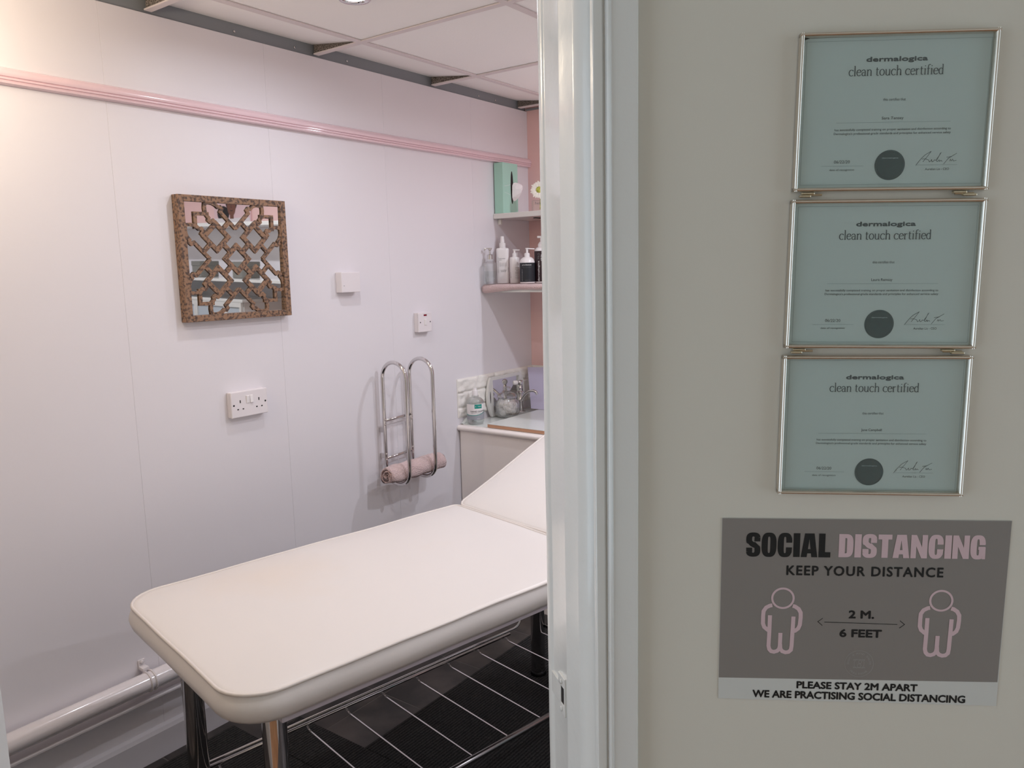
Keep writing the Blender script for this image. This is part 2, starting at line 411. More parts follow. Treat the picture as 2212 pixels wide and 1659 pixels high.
for y in gy[1:]:
    bb = B(); bb.box((-.55, y-tw, ZC+.0004), (XB, y+tw, ZC+.0054), bev=.0008, seg=1); bb.box((-.55, y-.002, ZC+.005), (XB, y+.002, ZC+.03)); clip_room(bb.bm, .06)
    bb.build('ceiling_tee', 'tee', cl)
b = B(); b.box((XB-.012, -1.3, ZC-.004), (XB, YW, ZC+.003)); b.build('wall_angle', 'wallgrey', cl)
for x in (1.70, 1.95, 2.20, 3.02, 3.15):     # screw heads in the grey strip
    bb = B(); bb.lathe([(0, 0), (.005, 0), (.004, .003), (0, .0035)], seg=12, mtx=T(x, YW+.012, 2.364) @ Rx(90)); bb.build('screw', 'chrome', wb, smooth=True)
b = B(); b.box((-2.6, -2.2, 2.42), (2.9, -.0005, 2.50), mtx=DOORM); struct(b.build('ceiling', 'corr'), 'plain corridor ceiling')
b = B(); b.box((-1.6, -2.2, -.02), (2.9, -2.05, 2.50), mtx=DOORM); struct(b.build('wall_corridor', 'corr'), 'corridor wall facing the doorway')
# picture rail
b = B(); prof = [(0, 2.112), (-.006, 2.1115), (-.013, 2.1085), (-.019, 2.103), (-.0225, 2.097), (-.0235, 2.091), (-.0220, 2.0865), (-.0178, 2.0848), (-.0178, 2.0832), (-.0215, 2.0818), (-.0213, 2.0785), (-.0168, 2.0772), (-.0168, 2.0756), (-.0195, 2.0742), (-.0185, 2.0695), (-.010, 2.0672), (0, 2.0665)]
n = 50; rings = []
for k in range(n+1):
    x = -.20+(XB-.0008+.20)*k/n
    rings.append([b.bm.verts.new((x, YW+y+.0003*noise.noise((x*9, y*50, z*8)), z+.0012*noise.noise((x*4, .3, 0)) )) for y, z in prof])
for k in range(n):
    for i in range(len(prof)-1): b.bm.faces.new((rings[k][i], rings[k+1][i], rings[k+1][i+1], rings[k][i+1]))
b.bm.faces.new(rings[0]); b.bm.faces.new(rings[-1][::-1])
struct(b.build('trim_1', 'rail', smooth=True, angle=35), 'pink gloss picture rail along the long white wall')
# skirting and the thin capping above it
b = B(); b.prism([(0, 0), (-.018, 0), (-.018, .088), (-.012, .100), (-.004, .106), (0, .106)], -.3, 2.771, mtx=Matrix(((0, 0, 1, 0), (1, 0, 0, YW), (0, 1, 0, 0), (0, 0, 0, 1))))
struct(b.build('baseboard_back', 'skirt'), 'white skirting board below the pipe')
b = B(); b.prism([(0, .222), (-.046, .222), (-.050, .226), (-.050, .231), (-.046, .235), (0, .236)], -.1, 2.771, mtx=Matrix(((0, 0, 1, 0), (1, 0, 0, YW), (0, 1, 0, 0), (0, 0, 0, 1))))
struct(b.build('trim_2', 'pipe'), 'thin white ledge directly under the pipe')

# ================================================================== LAMPS
def downlight(x, y, power, colr, lab):
    t = thing('downlight', lab, 'light', T(x, y, ZC+.006), 'round downlights set in the ceiling tiles')
    b = B(); b.lathe([(.050, 0), (.052, -.004), (.046, -.010), (.036, -.006), (.034, 0)], seg=32); b.build('bezel', 'chrome', t, smooth=True)
    b = B(); b.lathe([(0, -.0075), (.020, -.0070), (.034, -.0030), (.034, 0), (0, 0)], seg=32); b.build('lens', 'led', t, smooth=True)
    l = bpy.data.lights.new('lamp', 'AREA'); l.shape = 'DISK'; l.size = .062; l.energy = power; l.color = colr; l.spread = math.radians(170)
    o = bpy.data.objects.new('lamp', l); C.objects.link(o); o.parent = t; o.location = (0, 0, -.013)
labs = ['round chrome downlight in the ceiling tile nearest the wall, at the top of the picture', 'round chrome downlight above the head of the couch', 'round chrome downlight in the middle of the room ceiling', 'round chrome downlight at the far hidden end of the room', 'round chrome downlight added out of view just inside the doorway to brighten the door jamb']
for ((x, y), pw, cc), lb in zip(DOWNLIGHTS, labs): downlight(x, y, pw, cc, lb)
t = thing('ceiling_lamp', 'small warm glowing globe lamp on the ceiling left of the doorway view', 'light', T(WARM[0][0], WARM[0][1], ZC))
b = B(); b.lathe([(0, 0), (.045, 0), (.045, -.012), (.012, -.02), (.012, -.05), (0, -.05)]); b.build('ceiling_rose', 'gloss', t, smooth=True, angle=30)
b = B(); b.lathe([(0, -.048), (.02, -.052), (.045, -.075), (.052, -.10), (.045, -.125), (.02, -.147), (0, -.15)]); b.build('globe', 'warmglobe', t, smooth=True)
l = bpy.data.lights.new('lamp', 'POINT'); l.energy = WARM[1]; l.color = WARM[2]; l.shadow_soft_size = .05
o = bpy.data.objects.new('lamp', l); C.objects.link(o); o.parent = t; o.location = (0, 0, -.21)

# ================================================================== COUCH
BD = math.radians(-11.5); bd = Vector((math.cos(BD), math.sin(BD), 0)); bn = Vector((-bd.y, bd.x, 0))
O = bd*.538 + bn*1.409
cm = Matrix(((bd.x, bn.x, 0, O.x), (bd.y, bn.y, 0, O.y), (0, 0, 1, 0), (0, 0, 0, 1)))
couch = thing('massage_couch', 'cream vinyl padded treatment couch with chrome legs and raised head end', 'couch', cm)
W_, ZTOP, TH, LS = .740, .722, .073, 1.137
def outline(x0, x1, y0, y1, rl, rr, n=8):
    pts = []
    for (cx, cy, r, a0) in ((x1-rr, y1-rr, rr, 0), (x0+rl, y1-rl, rl, 90), (x0+rl, y0+rl, rl, 180), (x1-rr, y0+rr, rr, 270)):
        pts += [(cx+r*math.cos(math.radians(a0+90*i/n)), cy+r*math.sin(math.radians(a0+90*i/n))) for i in range(n+1)]
    # densify long sides
    out = []
    for i, p in enumerate(pts):
        q = pts[(i+1) % len(pts)]; out.append(p); d = math.hypot(q[0]-p[0], q[1]-p[1]); k = int(d/.07)
        for j in range(1, k): out.append((p[0]+(q[0]-p[0])*j/k, p[1]+(q[1]-p[1])*j/k))
    return out
def cushion(name, x0, x1, rl, rr, parent, mtx=None, lab=None):
    ol = outline(x0, x1, 0, W_, rl, rr); cx, cy = (x0+x1)/2, W_/2
    hx, hy = (x1-x0)/2, W_/2
    b = B()
    lv = [(-TH, .030), (-TH+.004, .014), (-TH+.016, .004), (-TH+.027, .0), (-.034, -.002), (-.022, .001), (-.006, .006), (0, .010), (.002, .020), (.006, .05), (.009, .10), (.011, .17), (.012, .25)]
    rings = []
    for z, ins in lv:
        ring = []
        for (x, y) in ol:
            sx_ = (hx-ins)/hx; sy_ = (hy-ins)/hy
            X = cx+(x-cx)*sx_; Y = cy+(y-cy)*sy_
            wv = .0035*noise.noise((X*5, Y*5, 2.2))*max(0, 1-max(0, ins-.02)/.15) if z > -.01 else .003*noise.noise((X*6, Y*6, z*20))
            if z < -.01 and z > -TH: X += wv*(1 if X > cx else -1)*.6; Y += wv*(1 if Y > cy else -1)*.8; zz = z
            else: zz = z+wv
            ring.append(b.bm.verts.new((X, Y, zz)))
        rings.append(ring)
    m_ = len(ol)
    for a, c in zip(rings[:-1], rings[1:]):
        for i in range(m_): b.bm.faces.new((a[i], a[(i+1) % m_], c[(i+1) % m_], c[i]))
    b.bm.faces.new(rings[0][::-1]); b.bm.faces.new(rings[-1])
    if mtx: b.bm.transform(mtx)
    o = b.build(name, 'vinyl', parent, smooth=True, label=lab)
    b = B(); pts = []
    for (x, y) in ol:
        ins = .007; X = cx+(x-cx)*(hx-ins)/hx; Y = cy+(y-cy)*(hy-ins)/hy
        pts.append((X, Y, -.0005+.0035*noise.noise((X*5, Y*5, 2.2))))
    b.tube(pts, .0042, closed=True, seg=8)
    if mtx: b.bm.transform(mtx)
    b.build('piping', 'vinyl_pipe', o, smooth=True)
    return o
cushion('seat_pad', 0, LS, .105, .02, couch, mtx=T(0, 0, ZTOP))
bkm = T(LS+.002, 0, ZTOP) @ Ry(-22.3)
cushion('backrest_pad', -.006, .62, .03, .09, couch, mtx=bkm)
b = B(); b.box((.105, .024, ZTOP-TH-.013), (LS, W_-.03, ZTOP-TH), bev=.002); b.build('base_board', 'ply', couch)
b = B(); b.box((.004, .03, -TH-.02), (.60, W_-.03, -TH), bev=.002, mtx=bkm); b.build('back_board', 'ply', couch)
zb = ZTOP-TH-.02
for a_ in (.132, 1.42):
    for b_ in (.126, .628):
        q = B(); q.lathe([(.0245, 0), (.0270, .004), (.0270, zb-.02), (.0270, zb), (0, zb)], c=(a_, b_, 0), seg=28)
        g = q.build('leg', 'chrome', couch, smooth=True, angle=40)
        q = B(); q.lathe([(.030, 0), (.031, .010), (.029, .022), (.0272, .024)], c=(a_, b_, 0), seg=24); q.build('foot_cap', 'black', g, smooth=True, angle=40)
q = B()
q.box((.10, .20, zb-.03), (1.45, .232, zb), bev=.003); q.build('frame_bar', 'black', couch)
q = B(); q.box((.10, .612, zb-.03), (1.45, .644, zb), bev=.003); q.build('frame_bar', 'black', couch)
for xa in (.116, 1.404):
    q = B(); q.box((xa, .126, zb-.03), (xa+.032, .628, zb), bev=.003); q.build('frame_bar', 'black', couch)
for yb_ in (.13, .62):
    q = B(); q.tube([(1.10, yb_, .56), (1.30, yb_, .62), (1.55, yb_, .79)], .012); q.build('back_strut', 'black', couch, smooth=True)
# wire basket below
zr = .20
for bb_, zz, r in ((.655, zr, .0052), (.655, zr+.014, .0042)):
    q = B(); pts = [(.10, bb_, zz), (1.30, bb_, zz)]
    if zz > zr: pts = [(.10, bb_, zz), (1.30, bb_, zz)] + [tuple(p) for p in bez((1.32, bb_, zz), (1.36, bb_, zz), (1.36, bb_, zz+.05), 6)] + [(1.36, bb_, zz+.38)]
    q.tube(pts, r, seg=10); q.build('basket_rail', 'chrome', couch, smooth=True)
q = B(); q.tube([(.10, .168, zr), (1.36, .168, zr)], .0095, seg=12); q.build('basket_rail', 'dchrome', couch, smooth=True)
for xa in (.10, 1.44):
    q = B(); q.tube([(xa, .126, zr), (xa, .65, zr)], .006, seg=10); q.build('basket_rail', 'dchrome', couch, smooth=True)
for k in range(10):
    xa = .195+.1355*k
    q = B(); q.tube([(xa, .657, zr-.002), (xa, .650, zr-.012), (xa, .636, zr-.016), (xa, .19, zr-.014), (xa, .170, zr-.006)], .0028, seg=8); q.build('basket_wire', 'chrome', couch, smooth=True)

# ================================================================== FLOOR MATS
def fmat(x0, x1, y0, y1, lab):
    b = B(); b.box((x0, y0, .0002), (x1, y1, .0062), bev=.001, seg=1)
    tag(b.build('floor_mat', 'mat'), lab, 'mat', 'black ribbed carpet mats on the slate tiles')
fmat(.78, 1.447, 1.00, 2.292, 'black ribbed carpet mat at the foot end of the couch, reaching nearest the pipe wall')
fmat(1.449, 1.612, 1.00, 2.142, 'narrow black ribbed carpet strip between the two larger mats under the couch')
fmat(1.614, 3.25, .60, 1.815, 'largest black ribbed carpet mat stretching right below the couch basket')

# ================================================================== PIPE
t = thing('heating_pipe', 'white gloss painted heating pipe running low along the wall', 'pipe', T(0, YW-.045, .291))
b = B(); pts = [(x, 0, 0) for x in [-.05+.1*i for i in range(29)]]; b.tube(pts, .0300, seg=28); b.build('pipe_run', 'pipe', t, smooth=True)
for xc in (.30, 1.178, 2.10):
    b = B()
    for dx in (-.008, .008):
        b.tube([(xc+dx, .0315*math.cos(a_), .0315*math.sin(a_)) for a_ in [math.radians(k) for k in range(-100, 281, 12)]], .0030, seg=6)
    b.box((xc-.011, .016, .028), (xc+.011, .0445, .040), bev=.002)
    b.box((xc-.011, .040, .030), (xc+.011, .0449, .060), bev=.002)
    k_ = b.build('pipe_clip', 'pipe', t, smooth=True, angle=40)
    b = B(); b.lathe([(0, 0), (.006, 0), (.006, .003), (.003, .0045), (0, .0045)], mtx=T(xc, .040, .052) @ Rx(90), seg=14); b.build('screw', 'pipe', k_, smooth=True)

# ================================================================== MIRROR
mx0, mx1, mz0, mz1 = 1.415, 1.828, 1.4065, 1.811
MW, MH = mx1-mx0, mz1-mz0
t = thing('wall_mirror', 'square mirror behind a mottled bronze lattice fretwork frame', 'mirror', on_long_wall(mx0, mz0))
bw = .064*MW
b = B()
b.box((0, 0, .001), (bw*.86, MH, .034), bev=.0015); b.box((MW-bw*.86, 0, .001), (MW, MH, .034), bev=.0015)
b.box((bw*.86, 0, .001), (MW-bw*.86, bw*.80, .034), bev=.0015); b.box((bw*.86, MH-bw*.80, .001), (MW-bw*.86, MH, .034), bev=.0015)
b.build('frame', 'bronze', t)
b = B(); c0 = Vector((MW/2, MH/2, .0235)); a_ = math.radians(1.0)
hy_ = MH/2-bw*.6
vv = [b.bm.verts.new((x, c0.y+y*math.cos(a_), c0.z+y*math.sin(a_))) for x, y in ((bw*.6, -hy_), (MW-bw*.6, -hy_), (MW-bw*.6, hy_), (bw*.6, hy_))]
b.bm.faces.new(vv); b.build('mirror_glass', 'mirror', t)
b = B(); zl = 0.0; th = .0040; tk = .043*MW
def mp(x, y): return (x*MW, (1-y)*MH)
hd = .1085
qa, qb = .322, .678
rc = [(qa, qa), (qb, qa), (.5, .5), (qa, qb), (qb, qb)]
for cx, cy in rc: b.stroke([mp(cx-hd, cy), mp(cx, cy-hd), mp(cx+hd, cy), mp(cx, cy+hd)], tk*.84, zl, closed=True, th=th)
s2 = math.sqrt(.5)
# connectors between diagonal neighbours
for (ax, ay), (bx, by) in [(rc[0], rc[2]), (rc[1], rc[2]), (rc[2], rc[3]), (rc[2], rc[4])]:
    dx, dy = bx-ax, by-ay; L_ = math.hypot(dx, dy); dx /= L_; dy /= L_
    b.stroke([mp(ax+dx*.085, ay+dy*.085), mp(bx-dx*.085, by-dy*.085)], tk*.84, zl+.0003, th=th)
leafs = [((.5, qa), (-1, -1)), ((.5, qa), (1, -1)), ((.5, qb), (-1, 1)), ((.5, qb), (1, 1)), ((qa, .5), (-1, -1)), ((qa, .5), (-1, 1)), ((qb, .5), (1, -1)), ((qb, .5), (1, 1))]
for (cx, cy), (ux, uy) in leafs:
    ox, oy = cx+ux*.089, cy+uy*.089
    tx, ty = ux*s2, uy*s2
    for sg in (-1, 1):
        nx, ny = -ty*sg, tx*sg
        f = lambda t_, s_: mp(ox+tx*t_+nx*s_, oy+ty*t_+ny*s_)
        inner = [(-.077, .0493), (.108, .0493), (.116, .076), (.138, .078), (.148, .062), (.175, .060), (.202, .049), (.226, .030), (.250, -.002)]
        b.stroke([f(p, q) for p, q in inner], tk*.64, zl+.0002*(sg+2), th=th)
    # end bar that closes the arm on the ring side
    b.stroke([mp(ox-ty*.05, oy+tx*.05), mp(ox+ty*.05, oy-tx*.05)], tk*.72, zl+.0006, th=th)
for sx_, sy_ in ((-1, -1), (1, -1), (-1, 1), (1, 1)):
    c_ = .358; e_ = .238
    b.stroke([mp(.5+sx_*e_, .5+sy_*c_), mp(.5+sx_*c_, .5+sy_*c_), mp(.5+sx_*c_, .5+sy_*e_)], tk*.66, zl+.0008, th=th)
b.bm.transform(T(0, c0.y, c0.z+.0008) @ Rx(1.0) @ T(0, -c0.y, 0)); b.build('lattice', 'bronze', t)

# ================================================================== SOCKETS, SWITCH, BOX
t = thing('double_socket', 'white double wall socket with two rocker switches', 'socket', on_long_wall(1.556, 1.0675))
b = B(); b.box((.001, .001, 0), (.147, .089, .017), bev=.002); b.build('back_box', 'plastic', t)
b = B(); b.box((0, 0, .0175), (.148, .090, .026), bev=.003, seg=3); fp = b.build('faceplate', 'plastic', t)
for i, x in enumerate((.066, .0815)):
    b = B(); b.box((x-.0062, .046, .024), (x+.0062, .073, .0295), bev=.0015, mtx=T(0, .0595, .027) @ Rx(6 if i == 0 else -7) @ T(0, -.0595, -.027)); b.build('rocker_switch', 'plastic2', t)
for cx in (.036, .112):
    for q0, q1, q2, q3 in ((-.002, .050, .002, .060), (-.0135, .0265, -.0075, .0305), (.0075, .0265, .0135, .0305)):
        b = B(); b.box((cx+q0, q1, .0255), (cx+q2, q3, .0264)); b.build('pin_hole', 'dark', fp)
for cx in (.010, .138):
    b = B(); b.disc((cx, .044), .0034, .0034, .0264, 14); b.build('screw', 'dark', fp)
t = thing('blank_box', 'plain white square junction box with a tiny dark dot, on the wall above the socket', 'junction box', on_long_wall(2.072, 1.478))
b = B(); b.box((0, 0, 0), (.098, .079, .034), bev=.003, seg=3); b.build('cover', 'plastic', t)
b = B(); b.disc((.012, .026), .0015, .0015, .0345, 12); b.build('screw', 'dark', t)
t = thing('fused_switch', 'white single wall switch with small red neon window', 'switch', on_long_wall(2.503, 1.290))
b = B(); b.box((.001, .001, 0), (.085, .085, .020), bev=.002); b.build('back_box', 'plastic', t)
b = B(); b.box((0, 0, .0203), (.086, .086, .028), bev=.003, seg=3); fp = b.build('faceplate', 'plastic', t)
b = B(); b.box((.036, .030, .026), (.050, .056, .0325), bev=.0015, mtx=T(0, .043, .029) @ Rx(6) @ T(0, -.043, -.029)); b.build('rocker_switch', 'plastic2', t)
b = B(); b.box((.034, .070, .0275), (.053, .077, .0292), bev=.0004, seg=1); b.build('neon_window', 'red', t)
for q0 in (.011, .075):
    b = B(); b.disc((q0, .043), .003, .003, .0284, 12); b.build('screw', 'dark', fp)

# ================================================================== TOWEL RACK
t = thing('towel_rack', 'chrome wall rack of two tall looped rails holding a rolled towel', 'towel rack', T(0, 0, 0))
yb, yf = YW-.030, 2.190; rr = (yb-yf)/2; ym = (yb+yf)/2
for X in (2.268, 2.428):
    b = B(); pts = [(X, yb, z) for z in (.70, .78, .90, 1.0, 1.12)]
    pts += [(X, ym+rr*math.cos(a), 1.122+rr*math.sin(a)) for a in [PI*k/16 for k in range(1, 16)]]
    pts += [(X, yf, z) for z in (1.12, 1.0, .9, .8, .745)]
    pts += [(X, ym-rr*math.cos(a), .735-.058*math.sin(a)) for a in [PI*k/14 for k in range(1, 14)]]
    b.tube(pts, .0082, closed=True, seg=14); b.build('loop_rail', 'chrome', t, smooth=True)
    for z in (.945, .925, .80, .775):
        q = B(); q.lathe([(0, 0), (.0045, 0), (.0045, .003), (.002, .005), (0, .005)], mtx=T(X-.004, yb-.0075, z) @ Rx(90), seg=12); q.build('screw', 'chrome', t, smooth=True)
for z in (.940, .780):
    b = B(); b.tube([(2.268, yb, z), (2.428, yb, z+.004)], .0062, seg=12); b.build('cross_bar', 'chrome', t, smooth=True)
for z in (.90, .79):
    b = B(); b.box((2.262, yb+.004, z-.010), (2.274, YW, z+.010), bev=.002); b.build('wall_bracket', 'chrome', t)
    b = B(); b.box((2.422, yb+.004, z-.010), (2.434, YW, z+.010), bev=.002); b.build('wall_bracket', 'chrome', t)
# rolled towel
def spiral(n=64, r0=.010, r1=.0455, turns=2.4, thk=.0105):
    out, inn = [], []
    for k in range(n+1):
        f = k/n; a = 2*PI*turns*f+1.2; r = r0+(r1-r0)*f
        out.append((r*math.cos(a), r*math.sin(a))); rr_ = max(.0015, r-thk*(.95 if f > .12 else .5)); inn.append((rr_*math.cos(a), rr_*math.sin(a)))
    return out+inn[::-1]
sp = spiral(); b = B(); n = 26; rings = []
for k in range(n+1):
    f = k/n; x = -.165+.330*f; e = 1-.10*abs(2*f-1)**6
    rings.append([b.bm.verts.new((x+.006*math.sin(q*.21+p[0]*60), p[0]*e*1.04+.0045*noise.noise((x*22, p[0]*50, p[1]*50)), p[1]*e+.0045*noise.noise((x*22+9, p[0]*50, p[1]*50)))) for q, p in enumerate(sp)])
m_ = len(sp)
for k in range(n):
    for i in range(m_): b.bm.faces.new((rings[k][i], rings[k][(i+1) % m_], rings[k+1][(i+1) % m_], rings[k+1][i]))
b.bm.faces.new(rings[0][::-1]); b.bm.faces.new(rings[-1])
b.bm.transform(T(2.362, ym-.004, .7265) @ Rz(0))
tag(b.build('rolled_towel', 'towel', smooth=True), 'pale pink towel rolled up in the bottom of the chrome rack', 'towel')

# ================================================================== SHELVES
def shelf(x0, z0, z1, lab, r=.0):
    t = thing('wall_shelf', lab, 'shelf', T(0, 0, 0), 'white shelves across the pink end wall')
    b = B()
    if r:
        poly = [(XB-.0005, -1.2), (x0, -1.2)] + [(x0+r-r*math.cos(a), YW-r+r*math.sin(a)-.001) for a in [PI/2*k/8 for k in range(9)]] + [(XB-.0005, YW-.001)]
        b.prism(poly, z0, z1)
    else: b.box((x0, -1.2, z0), (XB-.0045, YW-.0008, z1), bev=.003)
    b.build('shelf_board', 'gloss', t)
    return t
s1 = shelf(3.093, 1.798, 1.823, 'upper white shelf with the mint tissue box and flower')
b = B(); b.box((3.13, YW-.018, 1.772), (3.145, YW-.001, 1.798), bev=.002); b.build('shelf_bracket', 'gloss', s1)
b = B(); b.box((XB-.22, 2.16, 1.7945), (XB, 2.175, 1.798)); b.box((XB-.006, 2.16, 1.70), (XB-.0005, 2.175, 1.798)); b.build('shelf_bracket', 'black', s1)
s2 = shelf(3.005, 1.446, 1.463, 'lower white shelf carrying the pump bottles on a pink towel', r=.06)
b = B(); b.box((XB-.24, 1.9, 1.442), (XB, 1.915, 1.446)); b.build('shelf_bracket', 'black', s2)

# folded towel on lower shelf
b = B(); nx_, ny_ = 26, 70; top = {}
for i in range(nx_+1):
    for j in range(ny_+1):
        x = 2.985+.375*i/nx_; y = 1.25+1.095*j/ny_
        e = min(i, nx_-i)/nx_; lump = .003*noise.noise((x*22, y*22, 0))+.004*noise.noise((x*8, y*8, 3))
        zt_ = 1.4845+lump*.5; xx = x+.004*noise.noise((y*14, 0, 1))
        ovl = max(0, min(1, (y-2.17)/.16))
        if i == 0: zt_ = 1.466-.016*ovl
        if i == 1: zt_ = 1.476-.004*ovl; xx = x-.012-.006*ovl
        if i == 2: zt_ = 1.483; xx = x-.014-.005*ovl
        if i <= 1: xx -= .004*ovl
        top[i, j] = b.bm.verts.new((min(xx, XB-.01), min(y, YW-.003), zt_))
for i in range(nx_):
    for j in range(ny_): b.bm.faces.new((top[i, j], top[i+1, j], top[i+1, j+1], top[i, j+1]))
bot = {}
for i in range(nx_+1):
    for j in range(ny_+1):
        if i in (0, nx_) or j in (0, ny_):
            v = top[i, j]; bot[i, j] = b.bm.verts.new((v.co.x+(.012 if i == 0 else 0), v.co.y, min(1.4635, v.co.z) if i else v.co.z-.008))
for i in range(nx_):
    for j in (0, ny_): b.bm.faces.new((top[i, j], top[i+1, j], bot[i+1, j], bot[i, j]))
for j in range(ny_):
    for i in (0, nx_): b.bm.faces.new((top[i, j], top[i, j+1], bot[i, j+1], bot[i, j]))
tag(b.build('folded_towel', 'towel', smooth=True), 'pink towel laid flat on the lower shelf under the bottles', 'towel')
ZB = 1.4865
FA = -58.
def at(x, y, z, a=FA): return T(x, y, z) @ Rz(a)
def flat_oval(B_, w2, d2, prof, seg=36, p=3.2, mtx=None):   # rounded-rectangle bottle, prof (scale, z)
    rings = []
    for s_, z in prof:
        ring = []
        for k in range(seg):
            a = 2*PI*k/seg; c_, s__ = math.cos(a), math.sin(a)
            ring.append(B_.bm.verts.new((w2*s_*math.copysign(abs(c_)**(2/p), c_), d2*s_*math.copysign(abs(s__)**(2/p), s__), z)))
        rings.append(ring)
    for A, D in zip(rings[:-1], rings[1:]):
        for k in range(seg): B_.bm.faces.new((A[k], A[(k+1) % seg], D[(k+1) % seg], D[k]))
    B_.bm.faces.new(rings[0][::-1]); B_.bm.faces.new(rings[-1])
def front(mtx_y):   # local text plane (x right, y up, z out) placed on the -y face at distance mtx_y
    return Matrix(((1, 0, 0, 0), (0, 0, -1, -mtx_y), (0, 1, 0, 0), (0, 0, 0, 1)))
def cylwarp(r, off=.0005, phase=0.):
    return lambda p: Vector((math.sin(p.x/r+phase)*(r+off+p.z), -math.cos(p.x/r+phase)*(r+off+p.z), p.y))
# 1 glass soap dispenser
t = thing('soap_dispenser', 'clear glass soap dispenser with chrome pump at the left end of lower shelf', 'dispenser', at(3.008, 2.314, ZB, -50))
b = B(); flat_oval(b, .033, .026, [(.9, 0), (1, .003), (1, .088), (.97, .095), (.72, .102), (.40, .108), (.36, .118)], p=5)
b.build('glass_body', 'glass', t, smooth=True, angle=50)
b = B(); flat_oval(b, .028, .021, [(1, .010), (1, .060)], p=5); b.build('liquid_soap', 'liquid', t, smooth=True, angle=50)
b = B(); b.lathe([(.0145, .117), (.0145, .137), (.011, .140), (.0048, .141), (.0048, .158), (.0085, .161), (.0085, .168), (0, .168)], seg=20)
b.box((-.026, -.006, .165), (.012, .006, .171), bev=.002); b.box((-.027, -.004, .158), (-.021, .004, .168), bev=.0015)
b.build('pump', 'chrome', t, smooth=True, angle=35)
# pump head maker
def pump(B_, z, r=.011, dirx=1, ln=.030, hh=.034):
    B_.lathe([(r, z), (r, z+.016), (r*.72, z+.019), (.0052, z+.020), (.0052, z+hh), (.0075, z+hh+.001), (.0080, z+hh+.006), (0, z+hh+.007)], seg=20)
    x0, x1 = (-.008, ln) if dirx > 0 else (-ln, .008)
    B_.box((x0, -.0038, z+hh+.001), (x1, .0038, z+hh+.0065), bev=.0018, mtx=T(0, 0, z+hh+.004) @ Ry(4*dirx) @ T(0, 0, -z-hh-.004))
# 2 tall white spray bottle
t = thing('spray_bottle', 'tallest white spray bottle, second from the left on lower shelf', 'bottle', at(3.105, 2.309, ZB, -58), 'white toiletry bottles on the lower shelf')
b = B(); flat_oval(b, .0315, .020, [(.93, 0), (1, .004), (1, .160), (.97, .166), (.84, .170), (.45, .172)]); b.build('body', 'plastic2', t, smooth=True, angle=45)
b = B(); b.lathe([(.0155, .171), (.0155, .194), (.0110, .197), (.0088, .225), (.0080, .227), (0, .227)], seg=24); b.box((-.0022, -.0112, .214), (.0022, -.0075, .219)); b.build('spray_head', 'plastic2', t, smooth=True, angle=40)
b = B(); F = front(.0203)
b.text('multi-active', -.002, .1200, .0300, .0042, .0002, mtx=F, off=.0); b.text('toner', -.0105, .1135, .0125, .0036, .0002, mtx=F, off=.0); b.build('printed_text', 'ink_black', t)
b = B()
for k in range(6): b.text('hydrates refreshes and softens skin'[:26+k], .0025, .099-.0032*k, .0360, .0022, .0002, mtx=F)
b.text('dermalogica', -.0215, .088, .075, .0032, .0002, mtx=F, rot=PI/2)
for k, s_ in enumerate(('spray tonique', 'multi-active toner', '8.4 fl oz')): b.text(s_, .004, .064-.0038*k, .030-.004*k, .0028, .0002, mtx=F, off=.01*(k == 1))
b.rect(-.008, .0695, .018, .0699, .0202) if False else None
b.build('printed_text', 'ink_grey', t)
b = B(); b.text('PRO', .0262, .066, .022, .0045, .0002, mtx=front(.0150), rot=PI/2, off=.006); b.build('printed_text', 'ink_black', t)
# 3 slim white lotion pump
t = thing('lotion_bottle', 'slim white lotion bottle with pump, between spray and black-labelled bottle', 'bottle', at(3.115, 2.245, ZB, -62), 'white toiletry bottles on the lower shelf')
b = B(); b.lathe([(0, 0), (.022, 0), (.0245, .003), (.0245, .119), (.0225, .124), (.0110, .127)], seg=32); b.build('body', 'plastic2', t, smooth=True, angle=45)
b = B(); pump(b, .126, .0112, 1, .026, .030); b.tube([(.0125, -.006, .127), (.0135, -.008, .147)], .0014); b.build('pump', 'plastic2', t, smooth=True, angle=40)
b = B(); W0 = cylwarp(.0245)
for k, (s_, wd) in enumerate((('special', .020), ('cleansing', .022), ('gel', .010), ('cleanser', .020), ('nettoyant', .020), ('mild soap', .020))): b.text(s_, .014, .075-.0075*k, wd, .0035, .0, warp=W0, off=.0)
b.build('printed_text', 'ink_black', t)
b = B()
for k in range(4): b.text('for normal skin', .014, .028-.0032*k+.003, .022, .0020, .0, warp=W0)
b.build('printed_text', 'ink_grey', t)
b = B(); b.text('gel', -.0205, .038, .026, .0035, .0, warp=W0, rot=PI/2, off=.006); b.build('printed_text', 'ink_black', t)
# 4 round shouldered bottle with black label
t = thing('cleanser_bottle', 'round-shouldered white pump bottle with a large black label', 'bottle', at(3.085, 2.150, ZB, -60), 'white toiletry bottles on the lower shelf')
b = B(); b.lathe([(0, 0), (.034, 0), (.0362, .003), (.0362, .096), (.0350, .104), (.0305, .114), (.0220, .121), (.0120, .124)], seg=40); b.build('body', 'plastic2', t, smooth=True, angle=50)
b = B(); pump(b, .123, .0130, 1, .036, .036); b.build('pump', 'plastic2', t, smooth=True, angle=40)
b = B(); b.lathe([(.0366, .006), (.0366, .096)], seg=48)
b.bm.faces.ensure_lookup_table(); bmesh.ops.delete(b.bm, geom=[f for f in b.bm.faces if len(f.verts) > 4], context='FACES_ONLY'); lb = b.build('label', 'label_black', t, smooth=True)
b = B(); W0 = cylwarp(.0366); b.text('precleanse', .000, .0855, .046, .0070, 0, warp=W0, off=.006)
b.text('dermalogica', -.0240, .038, .056, .0030, 0, warp=W0, rot=PI/2); b.build('printed_text', 'ink_white', lb)
